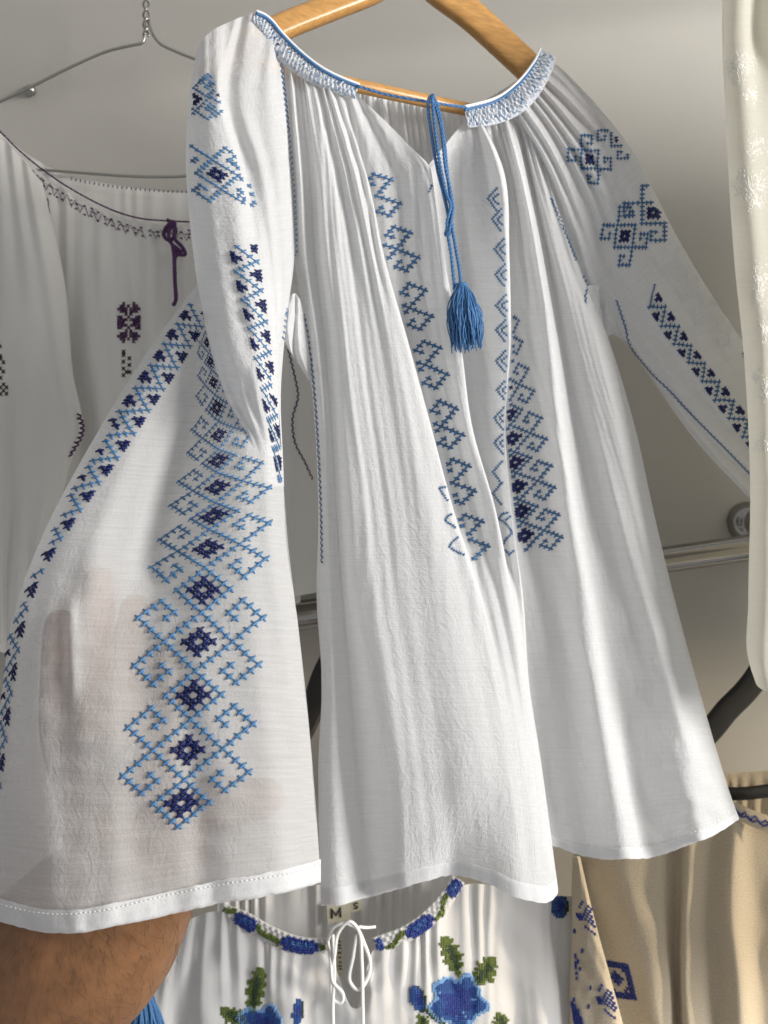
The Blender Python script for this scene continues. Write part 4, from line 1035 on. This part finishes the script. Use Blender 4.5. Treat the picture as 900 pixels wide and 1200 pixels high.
fill('embroidered_bud', qf, M, bud(349, 1186, 6, 16, .12), (340, 1166, 360, 1206), 2.8, qf.obj)
fill('embroidered_stem', qf, M, lambda x, y: ('dkgreen', '') if abs(y - (1184 + (x - 500) * .75)) < 3.2 else None, (498, 1178, 522, 1206), 2.8, qf.obj)
# neckband garlands
def garland(s, T, Nn, H, items, parent):
    def pos(u, f):
        t = u * 13; a = min(int(t), 12); v = t - a
        return (T[a, :2] + Nn[a] * H[a] * f) * (1 - v) + (T[a + 1, :2] + Nn[a + 1] * H[a + 1] * f) * v
    for kind, u0, u1, f0, f1 in items:
        mb = MB(); mb2 = MB()
        L = np.linalg.norm(pos(u1, .5) - pos(u0, .5)); n = max(2, int(L / 2.6)); m = 5
        for i in range(n):
            for j in range(m):
                u = u0 + (u1 - u0) * (i + .5) / n; g = (i + .5) / n
                if kind == 'bud':
                    if abs(j - 2) > 2.6 * math.sin(math.pi * (g * .8 + .1)) ** .5: continue
                    f = .12 + .80 * (j + .5) / m; hu = (u1 - u0) / n / 2; hf = .40 / m
                else:
                    if j not in (1, 2): continue
                    f = f0 + (f1 - f0) * g + .14 * (j - 1.5) + .10 * math.sin(g * 6); hu = (u1 - u0) / n / 2; hf = .09
                c = [pos(min(1, max(0, u + a * hu)), f + b_ * hf) for a, b_ in ((-1, -1), (1, -1), (1, 1), (-1, 1))]
                cross(mb2 if kind == 'bud' and (j in (1, 2)) and .25 < g < .8 else mb, s, c, .46)
        mb.build('embroidered_bud' if kind == 'bud' else 'embroidered_stem', M['royal'] if kind == 'bud' else M['green'], parent)
        mb2.build('embroidered_bud', M['poppy'], parent)
garland(qbl, TQl, NQl, HQl, [('bud', .13, .36, 0, 0), ('stem', .36, .60, .35, .75), ('bud', .60, .92, 0, 0), ('stem', .92, 1.0, .3, .7), ('stem', .02, .13, .2, .3)], qbl.obj)
garland(qbr, TQr, NQr, HQr, [('bud', .0, .07, 0, 0), ('stem', .08, .30, .9, .4), ('bud', .30, .58, 0, 0), ('stem', .58, .82, .85, .4), ('bud', .82, .99, 0, 0)], qbr.obj)
fill('embroidered_bud', qf, M, bud(656, 1062, 10, 14, .1), (640, 1044, 672, 1082), 2.5, qf.obj)

# blue tassel, bottom left, hanging from the poppy blouse sleeve
ts = tassel(168, 1160, .70, .075, .013, 110, .0011, 10, M['cordblue'], pop, head=.007)
mb = MB(); twisted(mb, [(160,1085,.775),(164,1120,.74),(168,1160,.70)], 40, .0011, 10); mb.build('tie_cord', M['cordblue'], pop)

# flax garment: blue motifs
stitch_cells('embroidered_square', ff, lambda i, j: (723 + i * 3.3 + j * .9, 1146 + j * 3.6 + i * .5), [(i, j) for i in range(-4, 6) for j in range(-5, 7) if (abs(i - .5) > 3.4 or abs(j - .5) > 4.4 or (i + j) % 2 == 0 and abs(i) + abs(j) > 4 or abs(i) + abs(j) < 3)], M['royal'], ff.obj, .34)
def spike(cx, cy, k):
    cells = [(i, j) for i in range(-5, 4) for j in range(-6, 8) if (i > -3 and abs(j) < 6 - abs(i - 2) and (i + j) % 2 == 0) or (i in (-4, -3) and abs(j) < 1.5) or (i + 2 == abs(j) - 4 and abs(j) > 3)]
    stitch_cells('embroidered_spray', fe, lambda i, j: (cx + i * 2.4 + j * .9, cy + j * 2.9), cells, M['royal'], fe.obj, .42)
spike(688, 1074, 0); spike(711, 1172, 1)
stitch_cells('embroidered_spray', fe, lambda i, j: (675 + i * 2.6 + j * .2, 1128 + j * 3.0), [(0, -3), (0, -2), (1, -1), (0, 0), (1, 0), (0, 1), (0, 2), (0, 4), (0, 6)], M['royal'], fe.obj, .42)
stitch_cells('embroidered_spray', fe, lambda i, j: (676 + i * 2.6 + j * .5, 1190 + j * 3.0), [(i, j) for i in range(-1, 3) for j in range(-5, 6) if i < (j + 5) * .35], M['royal'], fe.obj, .42)
for x, y in ((674,1090),(683,1113),(680,1134),(692,1156),(673,1170),(690,1178)):
    stitch_cells('embroidered_dot', fe, lambda i, j: (x + i * 2.2, y + j * 2.4), [(0, 0), (0, 1)], M['royal'], fe.obj, .45)
lines('embroidered_zigzag', fw, [[(862,948),(868,955),(873,952),(879,961),(885,956),(891,965),(897,961),(904,970)], [(864,953),(870,957),(876,956),(882,963),(888,961),(894,968),(900,966)]], 2.2, 2.8, M['royal'], fw.obj, .4)

# cream garment: satin flowers
def satin(cx, cy, R, seed):
    r = random.Random(seed); mb = MB()
    for k in range(int(R * 4)):
        a = r.uniform(0, 2 * math.pi); q = R * r.uniform(.15, 1) * (.75 + .25 * math.cos(a * 3 + seed * 2.1)); x = cx + q * math.cos(a) * .7; y = cy + q * math.sin(a)
        b_ = .9 + .6 * (k % 2) + r.uniform(-.5, .5); L = r.uniform(2, 4)
        h0, h1 = hit(cgs, x, y), hit(cgs, x + L * math.cos(b_), y + L * math.sin(b_))
        if h0 and h1 and abs(h0[0].y - h1[0].y) < .006: mb.strand(h0[0], h1[0], h0[1], .0004, .0001, -.0001)
    mb.build('satin_flower', M['silver_thread'], cgs.obj)
for k, (x, y, R) in enumerate(((872,75,26),(858,80,20),(880,110,18),(885,170,24),(890,215,30),(868,215,24),(884,235,16),(893,320,28),(888,345,22),(896,385,20),(886,440,14),(892,520,16),(897,455,18))):
    satin(x, y, R, k)

# hairs on the forearm
mb = MB(); abvh = BVHTree.FromObject(arm, bpy.context.evaluated_depsgraph_get())
for k in range(420):
    x = random.uniform(-10, 250); y = random.uniform(1060, 1215)
    d = (W(x, y, 1) - CAM).normalized(); loc, nor, i, dist = abvh.ray_cast(CAM, d)
    if loc is None: continue
    t = (W(x + 10, y + 24, .43) - W(x, y, .43)).normalized(); t = (t + Vector((random.gauss(0, .5), random.gauss(0, .3), random.gauss(0, .45))) ).normalized()
    t = (t - nor * t.dot(nor)).normalized(); L = random.uniform(.005, .02)
    mb.tube([loc, loc + t * L * .5 + nor * L * .16, loc + t * L + nor * L * .18], [.00006, .00005, .00002], 3, False)
o = mb.build('arm_hair', M['hair'], arm); tag(o, kind='stuff')
